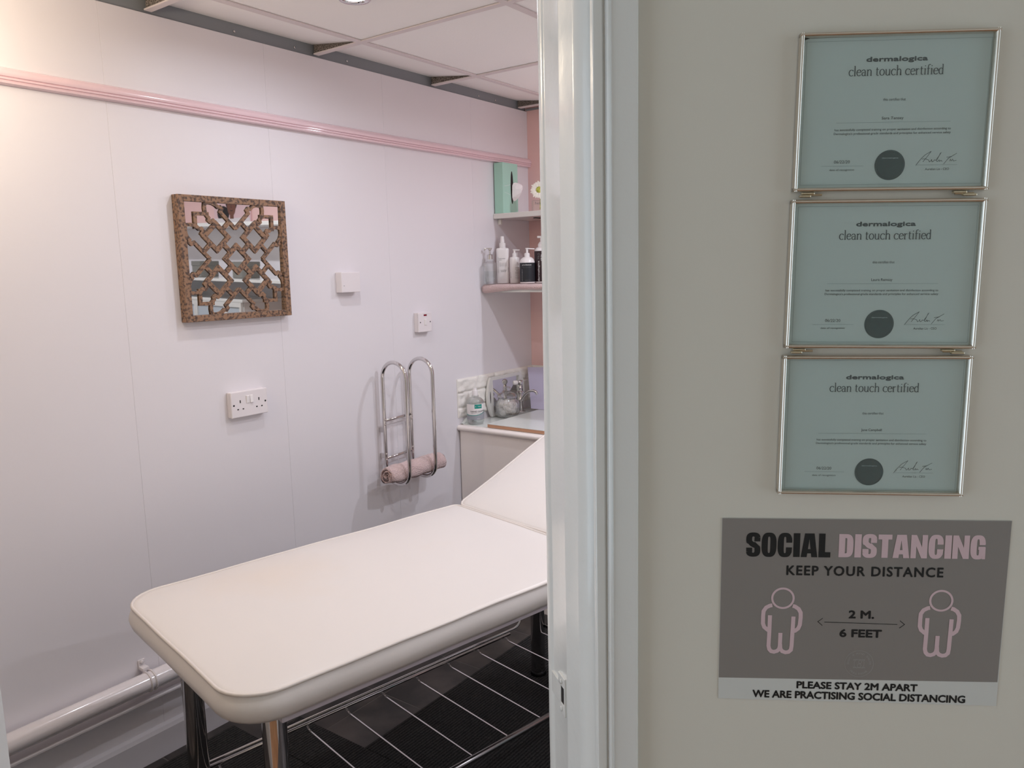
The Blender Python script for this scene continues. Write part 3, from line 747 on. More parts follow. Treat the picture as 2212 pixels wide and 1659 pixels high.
b = B(); b.text('deep cleansing oil', .000, .0775, .046, .0028, 0, warp=W0); b.text('huile nettoyante', .0, .0735, .042, .0026, 0, warp=W0)
b.text('8.0 US FL OZ', .004, .0150, .024, .0022, 0, warp=W0); b.text('237 ml', .004, .0115, .026, .0022, 0, warp=W0); b.build('printed_text', 'ink_grey', lb)
# 5 tall bottle with dark plum label
t = thing('pump_bottle', 'tall white pump bottle with dark label, cut off by the door frame', 'bottle', at(3.140, 2.104, ZB, -58), 'white toiletry bottles on the lower shelf')
b = B(); b.lathe([(0, 0), (.032, 0), (.0340, .003), (.0340, .150), (.0325, .158), (.0260, .165), (.0170, .168)], seg=36); b.build('body', 'plastic2', t, smooth=True, angle=50)
b = B(); b.lathe([(.0170, .167), (.0165, .182), (.0120, .188), (.0100, .192), (.0058, .194), (.0058, .212)], seg=20); b.box((-.020, -.006, .211), (.010, .006, .221), bev=.002); b.build('pump', 'plastic2', t, smooth=True, angle=40)
b = B(); b.lathe([(.0344, .006), (.0344, .150)], seg=48); bmesh.ops.delete(b.bm, geom=[f for f in b.bm.faces if len(f.verts) > 4], context='FACES_ONLY'); lb = b.build('label', 'label_plum', t, smooth=True)
b = B(); W0 = cylwarp(.0344); b.text('dermalogica', -.0135, .056, .096, .0105, 0, warp=W0, rot=PI/2, off=.008); b.text('skin', -.001, .118, .030, .006, 0, warp=W0, rot=PI/2, off=.006); b.build('printed_text', 'ink_white', lb)
b = B(); b.text('PRO', -.0135, .126, .028, .0100, 0, warp=W0, rot=PI/2); b.build('printed_text', 'ink_grey', lb)

# tissue box on the upper shelf
t = thing('tissue_box', 'mint green tissue box standing upright on the upper shelf', 'tissue box', at(3.163, 2.321, 1.8235, 0))
b = B(); hw, hd_, hh = .062, .026, .240
b.box((-hw, -hd_, 0), (hw, hd_, hh), bev=.0012, seg=1); b.build('carton', 'teal', t)
b = B(); F = front(hd_)
b.stroke([(x*.93, z) for x, z in [(-.0535, .128), (-.02, .134), (.01, .142), (.052, .150)]], .0012, .0003); b.stroke([(-.0485, .100), (-.02, .094), (.01, .088)], .0010, .0003); b.bm.transform(F); b.build('printed_line', 'ink_white', t)
b = B(); b.disc((.012, .125), .0105, .078, .0004, 40); b.bm.transform(F); b.build('slot', 'dark', t)
b = B()
import_pts = [(.004, .075, .004), (.000, .115, .012), (.006, .152, .004), (.026, .148, .034), (.058, .140, .046), (.052, .104, .040), (.034, .078, .024), (.012, .050, .010), (.020, .118, .050), (.038, .128, .018)]
V_ = [b.bm.verts.new(p) for p in import_pts]
for f in ((0,1,8),(1,2,8),(2,3,8),(3,4,8),(4,5,8),(5,6,8),(6,0,8),(0,6,7),(3,9,4),(9,5,4)):
    try: b.bm.faces.new([V_[k] for k in f])
    except ValueError: pass
b.bm.transform(F)
b.build('tissue', 'tissue', t, smooth=False, sub=1)
# flower pot
t = thing('flower_pot', 'white daisy flower in a small glass pot on the upper shelf', 'flower', at(3.170, 2.128, 1.8235, -62))
b = B(); b.box((-.035, -.030, 0), (.035, .030, .052), bev=.003); b.build('glass_pot', 'glass', t)
b = B(); b.text('hello', 0, .038, .040, .012, .0, mtx=front(.0305)); b.build('printed_text', 'ink_grey', t)
b = B(); b.tube([(0, 0, .01), (.002, .002, .05), (.0, -.004, .09)], .002); b.build('stem', 'yellow', t, smooth=True)
pm = T(-.001, -.012, .100) @ Rx(78)
for k in range(22):
    b = B(); a = 2*PI*k/22; L_ = .040+.003*math.sin(k*2.3); q = []
    for (s_, wd, z) in ((.010, .0030, 0), (.020, .0052, .004), (.031, .0058, .005), (.038, .0045, .003), (L_+.002, .0016, .001)):
        q.append((s_, wd, z+(.0015 if k % 2 else 0)))
    l_, r_ = [], []
    for s_, wd, z in q: l_.append(b.bm.verts.new((s_, wd, z))); r_.append(b.bm.verts.new((s_, -wd, z)))
    for i in range(len(q)-1): b.bm.faces.new((l_[i], r_[i], r_[i+1], l_[i+1]))
    b.bm.transform(pm @ Matrix.Rotation(a, 4, 'Z')); b.build('petal', 'petal', t, smooth=True)
b = B(); b.lathe([(0, .0), (.0155, .001), (.0145, .007), (.009, .010), (.004, .007), (0, .006)], seg=24, mtx=pm); b.build('flower_centre', 'yellow', t, smooth=True)

# ================================================================== BASIN UNIT
t = thing('basin_cabinet', 'cream panelled vanity cabinet with white basin top in the corner', 'cabinet', T(0, 0, 0))
b = B(); b.box((2.783, 1.10, .0), (2.800, YW-.006, .806), bev=.001); b.box((2.80, 1.10, 0), (XB-.006, 1.118, .806)); b.box((2.80, YW-.024, 0), (XB-.006, YW-.006, .806)); b.build('body_panel', 'cab', t)
b = B(); b.box((2.776, 1.09, .812), (XB-.006, YW-.0015, .830), bev=.002)
b.tube([(2.779, 1.09, .8165), (2.779, YW-.002, .8165)], .0125, seg=16)
b.build('basin_top', 'cab', t, smooth=True, angle=40)
b = B()   # ceramic surface with upstand along the long wall, rounded at the front
rings = []
prof = [(-.0200, .0325), (-.0175, .0335), (-.0160, .042), (-.0150, .053), (-.0110, .060), (-.0050, .0615), (-.0012, .060), (-.0012, .030)]
for k in range(19):
    x = 2.80+(.155*k/18); e = min(1, math.sin(min(1, (k+.6)/7.)*PI/2))
    rings.append([b.bm.verts.new((x if k else 2.797, YW+y, .800+.0302+(z-.0302)*e)) for y, z in prof])
for A, D in zip(rings[:-1], rings[1:]):
    for i in range(len(prof)-1): b.bm.faces.new((A[i], D[i], D[i+1], A[i+1]))
b.box((2.796, 1.11, .830), (XB-.006, YW-.0215, .8322), bev=.001)
b.build('ceramic_surround', 'ceramic', t, smooth=True, angle=40)
# splashback: embossed bricks, each a piece
t = thing('brick_splashback', 'white embossed brick splashback panel behind the basin', 'splashback', T(0, 0, 0))
b = B(); b.box((2.776, YW-.0032, .8635), (XB-.001, YW-.0002, 1.0475)); b.build('backing', 'brick', t)
def brick(o0, o1, z0, z1, wallx=False):
    b = B(); d = .0105+random.uniform(-.002, .002); g = {}; sd_ = random.random()*50
    L_ = o1-o0; us = [0, .004]+[.004+(L_-.008)*k/22 for k in range(1, 22)]+[L_-.004, L_]; H_ = z1-z0; zs = [0, .004]+[.004+(H_-.008)*k/7 for k in range(1, 7)]+[H_-.004, H_]
    nx, nz = len(us)-1, len(zs)-1
    for i in range(nx+1):
        for j in range(nz+1):
            u = o0+us[i]; z = z0+zs[j]; edge = i in (0, nx) or j in (0, nz)
            h = .0033 if edge else d+.0060*noise.noise((u*34+sd_, z*34, 1))+.0065*noise.noise((u*70, z*90+sd_, 4))
            g[i, j] = b.bm.verts.new((u, YW-h, z) if not wallx else (XB-h, u, z))
    for i in range(nx):
        for j in range(nz): b.bm.faces.new((g[i, j], g[i+1, j], g[i+1, j+1], g[i, j+1]))
    b.build('brick', 'brick', t, smooth=True)
rows = [(.984, 1.046), (.912, .980), (.866, .908)]
cuts = [[2.778, 3.066, 3.352, 3.398], [2.778, 2.922, 3.212, 3.398], [2.778, 3.066, 3.352, 3.398]]
for (z0, z1), cs in zip(rows, cuts):
    for a, c in zip(cs[:-1], cs[1:]): brick(a+.0012, c-.0012, z0, z1)
t2 = t
b = B(); b.box((XB-.0032, 1.2, .834), (XB-.0002, YW-.003, 1.0475)); b.build('backing', 'brick', t)
for (z0, z1), cs in zip(rows, [[1.30, 1.55, 1.83, 2.11, 2.348], [1.30, 1.42, 1.69, 1.97, 2.25, 2.348], [1.30, 1.55, 1.83, 2.11, 2.348]]):
    for a, c in zip(cs[:-1], cs[1:]): brick(a+.0012, c-.0012, z0, z1, True)
# laid board
t = thing('worktop_board', 'white board with raw brown edge laid across the basin', 'board', T(0, 0, 0))
b = B(); b.box((2.792, 1.30, .8335), (3.330, 2.188, .8475)); b.build('core', 'woodedge', t)
b = B(); b.box((2.7915, 1.30, .8475), (3.3305, 2.1885, .8495)); b.build('laminate', 'ceramic', t)
# sanitiser
t = thing('sanitiser_bottle', 'clear hand sanitiser bottle with white cap and teal label', 'bottle', at(2.838, 2.294, .8335, -55))
b = B(); r0 = .0405
b.lathe([(0, 0), (.034, 0), (.0385, .005), (r0, .014), (r0, .104), (.037, .114), (.026, .124), (.0165, .128), (.0165, .136)], seg=40); b.build('body', 'glass', t, smooth=True, angle=50)
b = B(); b.lathe([(0, .003), (.033, .003), (.0385, .015), (.0385, .102), (.034, .111), (0, .112)], seg=32); b.build('gel', 'liquid', t, smooth=True, angle=60)
b = B(); b.lathe([(.0135, .133), (.0135, .158), (.0125, .160), (.0095, .161), (.0090, .170), (0, .170)], seg=24); b.build('cap', 'plastic2', t, smooth=True, angle=40)
def cyl_patch(B_, r, x0, x1, zf0, zf1, n=28):
    A = []; D = []
    for k in range(n+1):
        x = x0+(x1-x0)*k/n; a = x/r
        A.append(B_.bm.verts.new((r*math.sin(a), -r*math.cos(a), zf0(x)))); D.append(B_.bm.verts.new((r*math.sin(a), -r*math.cos(a), zf1(x))))
    for k in range(n): B_.bm.faces.new((A[k], A[k+1], D[k+1], D[k]))
swo = lambda x: .044+.010*(x/.06)+.22*(x/.9)**2*60*.9
sw = lambda x: .0455+.0030*((x+.012)/.03)**2*(1 if x > -.012 else .6)
b = B(); cyl_patch(b, r0+.0006, -.060, .060, lambda x: .024, lambda x: .098); lb = b.build('label', 'plastic2', t, smooth=True)
b = B(); cyl_patch(b, r0+.0010, -.060, .060, lambda x: .024, lambda x: sw(x)-.0016); b.build('label_band', 'greyprint', t, smooth=True)
b = B(); cyl_patch(b, r0+.0012, -.060, .060, lambda x: sw(x)-.0016, lambda x: sw(x)+.0010); cyl_patch(b, r0+.0010, -.001, .036, lambda x: .0775, lambda x: .0970, 12); b.build('label_print', 'tealprint', t, smooth=True)
b = B(); W0 = cylwarp(r0+.0010); b.text('HAND SANITISER', .0230, .0640, .088, .0072, 0, warp=W0); b.text('70% ALCOHOL  GEL', .0160, .0560, .070, .0028, 0, warp=W0); b.build('printed_text', 'ink_black', t)
b = B(); b.text('T', .0045, .0865, .0040, .0052, .0006, warp=W0, off=.008); b.text('Talon', .0225, .0872, .0180, .0046, .0006, warp=W0, off=.006); b.text('250ml', .0170, .0300, .0150, .0040, .0006, warp=W0); b.build('printed_text', 'ink_white', t)
# jar
t = thing('glass_jar', 'ribbed clear glass storage jar with a domed lid beside the tap', 'jar', at(3.050, 2.262, .8330, -55))
rib = lambda a, i: 1+.030*math.cos(30*a) if 2 <= i <= 8 else 1.
b = B(); b.lathe([(0, 0), (.040, 0), (.050, .006), (.0560, .014), (.0570, .026), (.0575, .046), (.0572, .062), (.0555, .073), (.0500, .082), (.0450, .087), (.0450, .096), (.0430, .096), (.0430, .087), (.0480, .080), (.0530, .071), (.0545, .060), (.0540, .018), (.047, .008), (0, .006)], seg=180, rib=rib); b.build('jar_body', 'glass', t, smooth=True)
b = B(); b.lathe([(.0400, .0965), (.0480, .0970), (.0500, .103), (.0480, .108), (.0440, .113), (.0340, .120), (.0200, .124), (.0130, .126), (.0130, .129), (.0190, .133), (.0215, .140), (.0185, .147), (.0100, .151), (0, .152)], seg=48); b.build('lid', 'glass', t, smooth=True, angle=60)
b = B()
for k in range(64):
    a = random.random()*2*PI; r = .036*math.sqrt(random.random()); z = .022+.052*random.random()
    tb = bmesh.new(); bmesh.ops.create_icosphere(tb, subdivisions=2, radius=.0155)
    for v in tb.verts: v.co *= 1+.14*noise.noise(v.co*90+Vector((k, 0, 0)))
    tb.transform(T(r*math.cos(a), r*math.sin(a), z)); b.merge(tb)
b.bm.transform(at(3.050, 2.262, .8330, -55))
tag(b.build('cotton_wool', 'cotton', smooth=True), 'white cotton wool balls filling the ribbed glass jar', 'cotton wool', kind='stuff')
# tray mirror leaning against the splashback
tm = Matrix(((1, 0, 0, 2.985), (0, 0, -1, 2.3340), (0, 1, 0, .8335), (0, 0, 0, 1))) @ Rx(-1.5)
t = thing('vanity_mirror', 'white framed mirror with cut-out side handles leaning behind the jar', 'mirror', tm)
def ring_poly(B_, outer, inner, z0, z1):
    n = len(outer); V = [[B_.bm.verts.new((x, y, z)) for x, y in pl] for pl in (outer, inner) for z in (z0, z1)]
    for i in range(n):
        j = (i+1) % n
        B_.bm.faces.new((V[1][i], V[1][j], V[3][j], V[3][i])); B_.bm.faces.new((V[0][j], V[0][i], V[2][i], V[2][j]))
        B_.bm.faces.new((V[0][i], V[0][j], V[1][j], V[1][i])); B_.bm.faces.new((V[3][i], V[3][j], V[2][j], V[2][i]))
FW, FH = .292, .196
outer = []; inner = []
N_ = 24
def side(x0, y0, x1, y1, n): return [(x0+(x1-x0)*i/n, y0+(y1-y0)*i/n) for i in range(n)]
ow = side(.02, 0, FW-.02, 0, 8)+[(FW-.02+.030*math.sin(PI*i/16)**.8 if 0 < i < 16 else FW-.02, FH*i/16) for i in range(16)]+side(FW-.02, FH, .02, FH, 8)+[(.02-.030*math.sin(PI*i/16)**.8 if 0 < i < 16 else .02, FH*(1-i/16)) for i in range(16)]
iw = side(.034, .016, FW-.034, .016, 8)+side(FW-.034, .016, FW-.034, FH-.016, 16)+side(FW-.034, FH-.016, .034, FH-.016, 8)+side(.034, FH-.016, .034, .016, 16)
b = B(); ring_poly(b, ow, iw, 0, .013); b.build('frame', 'gloss', t, smooth=False)
b = B(); b.rect(.030, .012, FW-.030, FH-.012, .004); b.build('mirror_glass', 'mirror', t)
b = B(); b.disc((.010, FH/2), .0032, .030, .0134, 24); b.disc((FW-.010, FH/2), .0032, .030, .0134, 24); b.build('handle_slot', 'dark', t)
# tap
t = thing('basin_tap', 'chrome swan-neck basin tap with white ceramic lever', 'tap', T(3.195, 2.285, .8325))
b = B(); b.lathe([(.024, 0), (.024, .004), (.013, .008), (.012, .05), (.015, .055), (.016, .062), (.012, .066), (.012, .095), (.019, .098), (.019, .104), (.010, .108), (.008, .118), (.011, .124), (.008, .130), (.007, .138), (.0125, .143), (.0150, .152), (.0125, .161), (.005, .165), (0, .166)], seg=28); b.build('tap_body', 'chrome', t, smooth=True, angle=50)
b = B(); b.lathe([(0, 0), (.009, 0), (.0115, .004), (.0115, .020), (.009, .024), (0, .025)], seg=24, mtx=T(-.012, .008, .152) @ Rz(-35) @ Ry(-90)); b.build('lever', 'plastic2', t, smooth=True, angle=50)
b = B(); pts = [(-.004, -.006, .055)]+[tuple(p) for p in bez((-.012, -.014, .062), (-.022, -.05, .118), (-.016, -.092, .118), 8)]+[(-.014, -.106, .112), (-.013, -.112, .100)]
b.tube(pts, .0068, seg=14); b.build('spout', 'chrome', t, smooth=True)
# lavender folder
b = B(); q = [(3.215, 2.235, .851), (3.215, 2.035, .851), (3.335, 2.075, 1.058), (3.315, 2.322, 1.046)]
nrm_ = Vector((.004, 0, -.001)); V = [b.bm.verts.new(p) for p in q]+[b.bm.verts.new(Vector(p)+nrm_) for p in q]
for f in ((0,1,2,3),(7,6,5,4),(0,4,5,1),(1,5,6,2),(2,6,7,3),(3,7,4,0)): b.bm.faces.new([V[k] for k in f])
tag(b.build('lavender_folder', 'lav'), 'plain lavender card folder leaning behind the tap', 'folder')

# ================================================================== FAR SIDE OF THE ROOM, SEEN IN THE MIRROR
for (y, wd, h, lab) in ((-.72, .13, .105, 'grey storage box farthest along the lower shelf, in the mirror'), (-.26, .10, .105, 'grey storage box in the middle of the reflected lower shelf'), (.20, .10, .105, 'grey storage box nearest in the mirror on the lower shelf')):
    t = thing('storage_box', lab, 'box', T(3.17, y, 1.4637), 'grey storage boxes on the reflected lower shelf')
    b = B(); b.box((-.07, -wd/2, 0), (.07, wd/2, h), bev=.004); b.build('box_body', 'greybox', t)
    b = B(); b.box((-.073, -wd/2-.003, h-.03), (.073, wd/2+.003, h+.002), bev=.003); b.build('lid', 'greybox', t)
t = thing('display_cabinet', 'white cabinet with glazed doors, reflected at the bottom of the mirror', 'cabinet', T(3.05, -.56, 0))
Hc = 1.31; Lc = .86
b = B(); b.box((.02, 0, 0), (.34, Lc, .02)); b.box((.02, 0, 0), (.34, .02, Hc)); b.box((.02, Lc-.02, 0), (.34, Lc, Hc)); b.box((.32, 0, 0), (.34, Lc, Hc)); b.box((0, -.01, Hc), (.345, Lc+.01, Hc+.02), bev=.003); b.box((.03, .02, .9), (.32, Lc-.02, .915)); b.build('carcass', 'gloss', t)
for k in range(5):
    y0 = .005+k*.170; y1 = y0+.168
    b = B(); b.box((0, y0, .02), (.018, y0+.018, Hc)); b.box((0, y1-.018, .02), (.018, y1, Hc))
    for za, zb2 in ((Hc-.03, Hc), (Hc-.27, Hc-.25), (.02, .05)): b.box((.0005, y0+.0182, za), (.0175, y1-.0182, zb2))
    d = b.build('door', 'gloss', t)
    b = B(); b.box((.007, y0+.016, .05), (.011, y1-.016, Hc-.03)); b.build('pane', 'grey_glass', d)
b = B(); b.box((-.14, -.14, 0), (.14, .14, 1.33), bev=.01)
o = b.build('storage_unit', mat('teal_plastic', S(120,180,172), .5)); o.location = (3.22, -.74, 0); tag(o, 'teal green upright unit, reflected in the bottom left of the mirror', 'storage unit')
t = thing('portrait_picture', 'picture of a dark-haired person in white, reflected at the top of the mirror', 'picture', Matrix(((0, 0, -1, XB), (-1, 0, 0, -.24), (0, 1, 0, 1.8238), (0, 0, 0, 1))))
DY = -.055
b = B(); b.box((-.21, 0, .001), (.21, .36, .012), bev=.002); b.build('canvas', mat('pale_pink_print', S(226,196,200), .6), t)
b = B(); b.disc((0, .215+DY), .068, .075, .0126); b.build('printed_hair', 'hair', t)
b = B(); b.disc((.10, .075), .07, .055, .0124); b.build('printed_shoulder', 'hair', t)
b = B(); b.disc((0, .185+DY), .050, .072, .0130); b.build('printed_face', 'skin', t)
b = B(); b.rect(-.022, .04, .022, .09, .0129); b.build('printed_neck', 'skin', t)
for sg in (-1, 1):
    b = B(); b.disc((sg*.020, .200+DY), .009, .004, .0134, 12); b.build('printed_eye', 'hair', t)
    b = B(); b.stroke([(sg*.030, .213+DY), (sg*.020, .217+DY), (sg*.010, .214+DY)], .004, .0134); b.build('printed_eyebrow', 'hair', t)
b = B(); b.stroke([(-.014, .152+DY), (0, .149+DY), (.014, .152+DY)], .005, .0134); b.build('printed_mouth', 'hair', t)
b = B(); b.stroke([(0, .192+DY), (.005, .174+DY), (-.004, .171+DY)], .003, .0134); b.build('printed_nose', 'hair', t)
b = B(); b.rect(-.205, .003, .205, .045, .0127); b.build('printed_garment', 'garment', t)

# ================================================================== CERTIFICATES
def oblong_pen(thick, thin): return lambda d: thin+(thick-thin)*abs(d.y)**1.3
def serif_text(B_, word, x0, y0, xh, z, wfit, thick=.165, thin=.07):
    """small hand-built serif alphabet, x-height = 1"""
    G = {
     'c': (.74, [[(.70,.78)]+arc((.42,.5), .37, 45, 315, 14, .5)]),
     'l': (.36, [[(.18,0),(.18,1.62)], [(.04,1.58),(.18,1.62)], [(.02,.02),(.34,.02)]]),
     'e': (.76, [[(.08,.52),(.70,.60)], [(.70,.60)]+arc((.42,.5), .35, 15, 320, 15, .5)]),
     'a': (.76, [arc((.34,.66), .26, 160, 0, 7, .33)+[(.60,.12),(.66,.0),(.76,.03)], arc((.34,.27), .26, 60, 330, 12, .27)]),
     'n': (.92, [[(.18,0),(.18,.98)], [(.04,.92),(.18,.98)], [(.18,.72)]+arc((.48,.66), .26, 140, 0, 7, .33)+[(.74,0)], [(.04,.02),(.32,.02)], [(.60,.02),(.88,.02)]]),
     't': (.56, [[(.22,1.30),(.22,.20)]+arc((.38,.16), .16, 180, 320, 6), [(.04,.97),(.50,.97)]]),
     'o': (.84, [arc((.42,.5), .36, 0, 360, 20, .5)]),
     'u': (.92, [[(.16,.98),(.16,.34)]+arc((.42,.30), .26, 180, 330, 8, .30)+[(.72,.30)], [(.72,.98),(.72,0)], [(.04,.97),(.16,.97)], [(.60,.97),(.72,.97)], [(.72,.02),(.86,.02)]]),
     'h': (.92, [[(.18,0),(.18,1.62)], [(.04,1.58),(.18,1.62)], [(.18,.72)]+arc((.48,.66), .26, 140, 0, 7, .33)+[(.74,0)], [(.04,.02),(.32,.02)], [(.60,.02),(.88,.02)]]),
     'r': (.66, [[(.18,0),(.18,.98)], [(.04,.92),(.18,.98)], [(.18,.66)]+arc((.44,.66), .22, 150, 50, 5, .30), [(.04,.02),(.34,.02)]]),
     'i': (.40, [[(.20,0),(.20,.98)], [(.06,.92),(.20,.98)], [(.05,.02),(.35,.02)], [(.20,1.32),(.20,1.46)]]),
     'f': (.52, [[(.22,0),(.22,1.20)]+arc((.44,1.28), .22, 180, 50, 7, .34), [(.04,.97),(.48,.97)], [(.06,.02),(.38,.02)]]),
     'd': (.86, [arc((.40,.5), .32, 40, 320, 14, .5), [(.68,0),(.68,1.62)], [(.54,1.58),(.68,1.62)], [(.68,.02),(.82,.02)]]),
     ' ': (.42, [])}
    tot = sum(G[c][0]+.07 for c in word)
    kx = wfit/tot; x = x0
    for c in word:
        w_, st_ = G[c]
        for s_ in st_: B_.stroke([(x+px*kx, y0+py*xh) for px, py in s_], oblong_pen(thick*kx, thin*kx*1.3), z)
        x += (w_+.07)*kx
def certificate(u, z, rot, person, lab, w2=.1005, h2=.0808, corner=False, clips=True, word_off=0.):
    t = thing('certificate_frame', lab, 'picture frame', on_door_wall(u, z, rot, .001), 'thin metal framed certificates hanging in a column')
    f = .0042
    def bar(p, q, n_):   # half-round bar from p to q
        pts = [p, q]; b = B(); d = Vector((q[0]-p[0], q[1]-p[1])).normalized(); s_ = Vector((-d.y, d.x))
        prof = [(-f/2, 0), (-f/2, .0075), (-f*.34, .0100), (0, .0108), (f*.34, .0100), (f/2, .0075), (f/2, 0)]
        A = [b.bm.verts.new((p[0]+s_.x*a_-d.x*0, p[1]+s_.y*a_, h_)) for a_, h_ in prof]; D = [b.bm.verts.new((q[0]+s_.x*a_, q[1]+s_.y*a_, h_)) for a_, h_ in prof]
        for i in range(len(prof)-1): b.bm.faces.new((A[i], D[i], D[i+1], A[i+1]))
        b.bm.faces.new(A); b.bm.faces.new(D[::-1]); return b.build('frame_bar', 'silver', t, smooth=True, angle=60)
    X, Y = w2-f/2, h2-f/2
    bar((-w2, Y), (w2, Y), 0); bar((w2, -Y), (-w2, -Y), 0); bar((-X, -h2+.0002), (-X, h2-.0002), 1); bar((X, h2-.0002), (X, -h2+.0002), 1)
    b = B(); b.box((-w2+.003, -h2+.003, 0), (w2-.003, h2-.003, .0018)); b.build('backing', 'dark', t)
    dx = .0022 if corner else 0
    b = B()
    if corner: b.prism([(-w2+.0075, -h2+.004), (w2-.004, -h2+.004), (w2-.004, h2-.004), (-w2+.0110, h2-.0044), (-w2+.0062, h2-.0060), (-w2+.0056, h2-.019), (-w2+.0045, h2-.03), (-w2+.0045, -h2+.004)], .0018, .0022)
    else: b.prism([(-w2+.0042, -h2+.004), (w2-.004, -h2+.004), (w2-.004, h2-.004), (-w2+.0042, h2-.004)], .0018, .0022)
    pp = b.build('certificate_paper', 'paper', t)
    zl_ = .00245
    b = B(); b.text('dermalogica', .0011, .0540, .0628, .0066, zl_, bold=.00034)
    b.build('brand_lettering', 'ink_soft', pp, up=True)
    b = B(); serif_text(b, 'clean touch certified', -.0475, .0382, .0062, zl_, .0972); b.build('title_lettering', 'ink_soft', pp, up=True)
    b = B(); b.text('this certifies that', .0011, .0137, .0233, .0028, zl_); b.text(person, .0005, -.0058, .0225, .0038, zl_, off=.005)
    b.text('has successfully completed training on proper sanitation and disinfection according to', .0009, -.0173, .1198, .0031, zl_, off=.004)
    b.text("Dermalogica's professional-grade standards and principles for enhanced service safety", .0007, -.0213, .1208, .0031, zl_, off=.004)
    b.text('06/22/20', -.0495, -.0503, .0165, .0032, zl_); b.text('date of recognition', -.0492, -.0589, .0260, .0026, zl_); b.text('Aurelian Lis - CEO', .0497, -.0589, .0247, .0024, zl_)
    b.build('small_lettering', 'ink_soft', pp)
    b = B()
    b.rect(-.0578, -.0098, .0600, -.0095, zl_); b.rect(-.0710, -.0548, -.0269, -.0545, zl_); b.rect(.0286, -.0548, .0702, -.0545, zl_)
    b.stroke([(-.0925, -.0742), (.0955, -.0742), (.0955, .0738), (-.0925, .0738)], .00035, zl_, closed=True)
    b.build('ruled_line', 'ink_line', pp)
    b = B()
    for s_ in ([(.0275, -.0550), (.031, -.050), (.036, -.0445), (.0425, -.0405)], [(.0425, -.0405), (.038, -.047), (.0345, -.0515)], [(.0335, -.0485), (.037, -.0482), (.0405, -.0495)], [(.0405, -.0495), (.0412, -.0515), (.0425, -.0508), (.0435, -.0490)],
               [(.0435, -.0490), (.0440, -.0515), (.0455, -.0510), (.0462, -.0495), (.0478, -.0500), (.0530, -.0418), (.0520, -.0425), (.0485, -.0508), (.0500, -.0512), (.0512, -.0495), (.0518, -.0512), (.0530, -.0500), (.0545, -.0512)],
               [(.0560, -.0540), (.0605, -.0480), (.0690, -.0428)], [(.0585, -.0470), (.0640, -.0462)], [(.0620, -.0510), (.0628, -.0490), (.0636, -.0508), (.0650, -.0490), (.0660, -.0508), (.0690, -.0502)]):
        b.stroke(s_, .00042, zl_)
    b.build('signature', 'ink_soft', pp, up=True)
    b = B(); b.lathe([(0, 0), (.0157, 0), (.0157, .0004), (.0140, .0006), (.0136, .0004), (0, .0004)], c=(.0005, -.0542, .0022), seg=48); sl = b.build('seal', 'seal', pp)
    b = B(); b.text('dermalogica', .0004, -.0470, .0172, .0017, .00285, off=.05); b.build('seal_lettering', 'ink_line', sl) if False else b.build('brand_lettering', 'ink_line', pp)
    b = B(); b.box((-w2+.0035, -h2+.0035, .0040), (w2-.0035, h2-.0035, .0052)); b.build('glass_pane', 'pane', t)
    if clips:
        for x in (-w2+.021, w2-.022):
            q = B(); q.box((x-.012, -h2-.0030, .002), (x+.002, -h2-.0006, .0075), bev=.0008); q.box((x-.002, -h2-.0058, .003), (x+.012, -h2-.0034, .0085), bev=.0008) if x > 0 else q.box((x-.014, -h2-.0060, .003), (x-.002, -h2-.0034, .0085), bev=.0008)
            q.tube([(x-.010, -h2-.0032, .005), (x+.010, -h2-.0032, .005)], .0012, seg=8)
            q.build('hinge_clip', 'brass', t, smooth=False)
    return t
certificate(.335, 1.7065, -1.15, 'Sara Tansey', 'topmost framed certificate with a black gap at its upper left corner', corner=True, h2=.0818)
certificate(.3313, 1.5355, -1.10, 'Laura Ramsay', 'middle framed certificate in the column of three on the corridor wall', w2=.1013)
certificate(.3272, 1.3672, -.80, 'Jane Campbell', 'lowest framed certificate, directly above the grey distancing poster', w2=.1013, h2=.0797, clips=False)

# ================================================================== POSTER
t = thing('distancing_poster', 'grey social distancing poster with two pink figures taped to the wall', 'poster', on_door_wall(.325, 1.143, -.35, .0006))
b = B(); nx_ = 16; v = {}
zf_ = lambda x, y: .0006+.0010*max(0, noise.noise((x*9, y*9, 5)))*0
b.prism([(-.1613, -.1135), (.1600, -.1130), (.1613, .1132), (-.1613, .1132)], 0, .0004)
sheet = b.build('paper_sheet', 'poster', t)
b = B(); b.bm.faces.new([b.bm.verts.new((x, y, .0006)) for x, y in ((-.1612, -.0864), (.1590, -.0830), (.1612, .1130), (-.1612, .1130))]); b.build('grey_print', 'poster_grey', sheet)
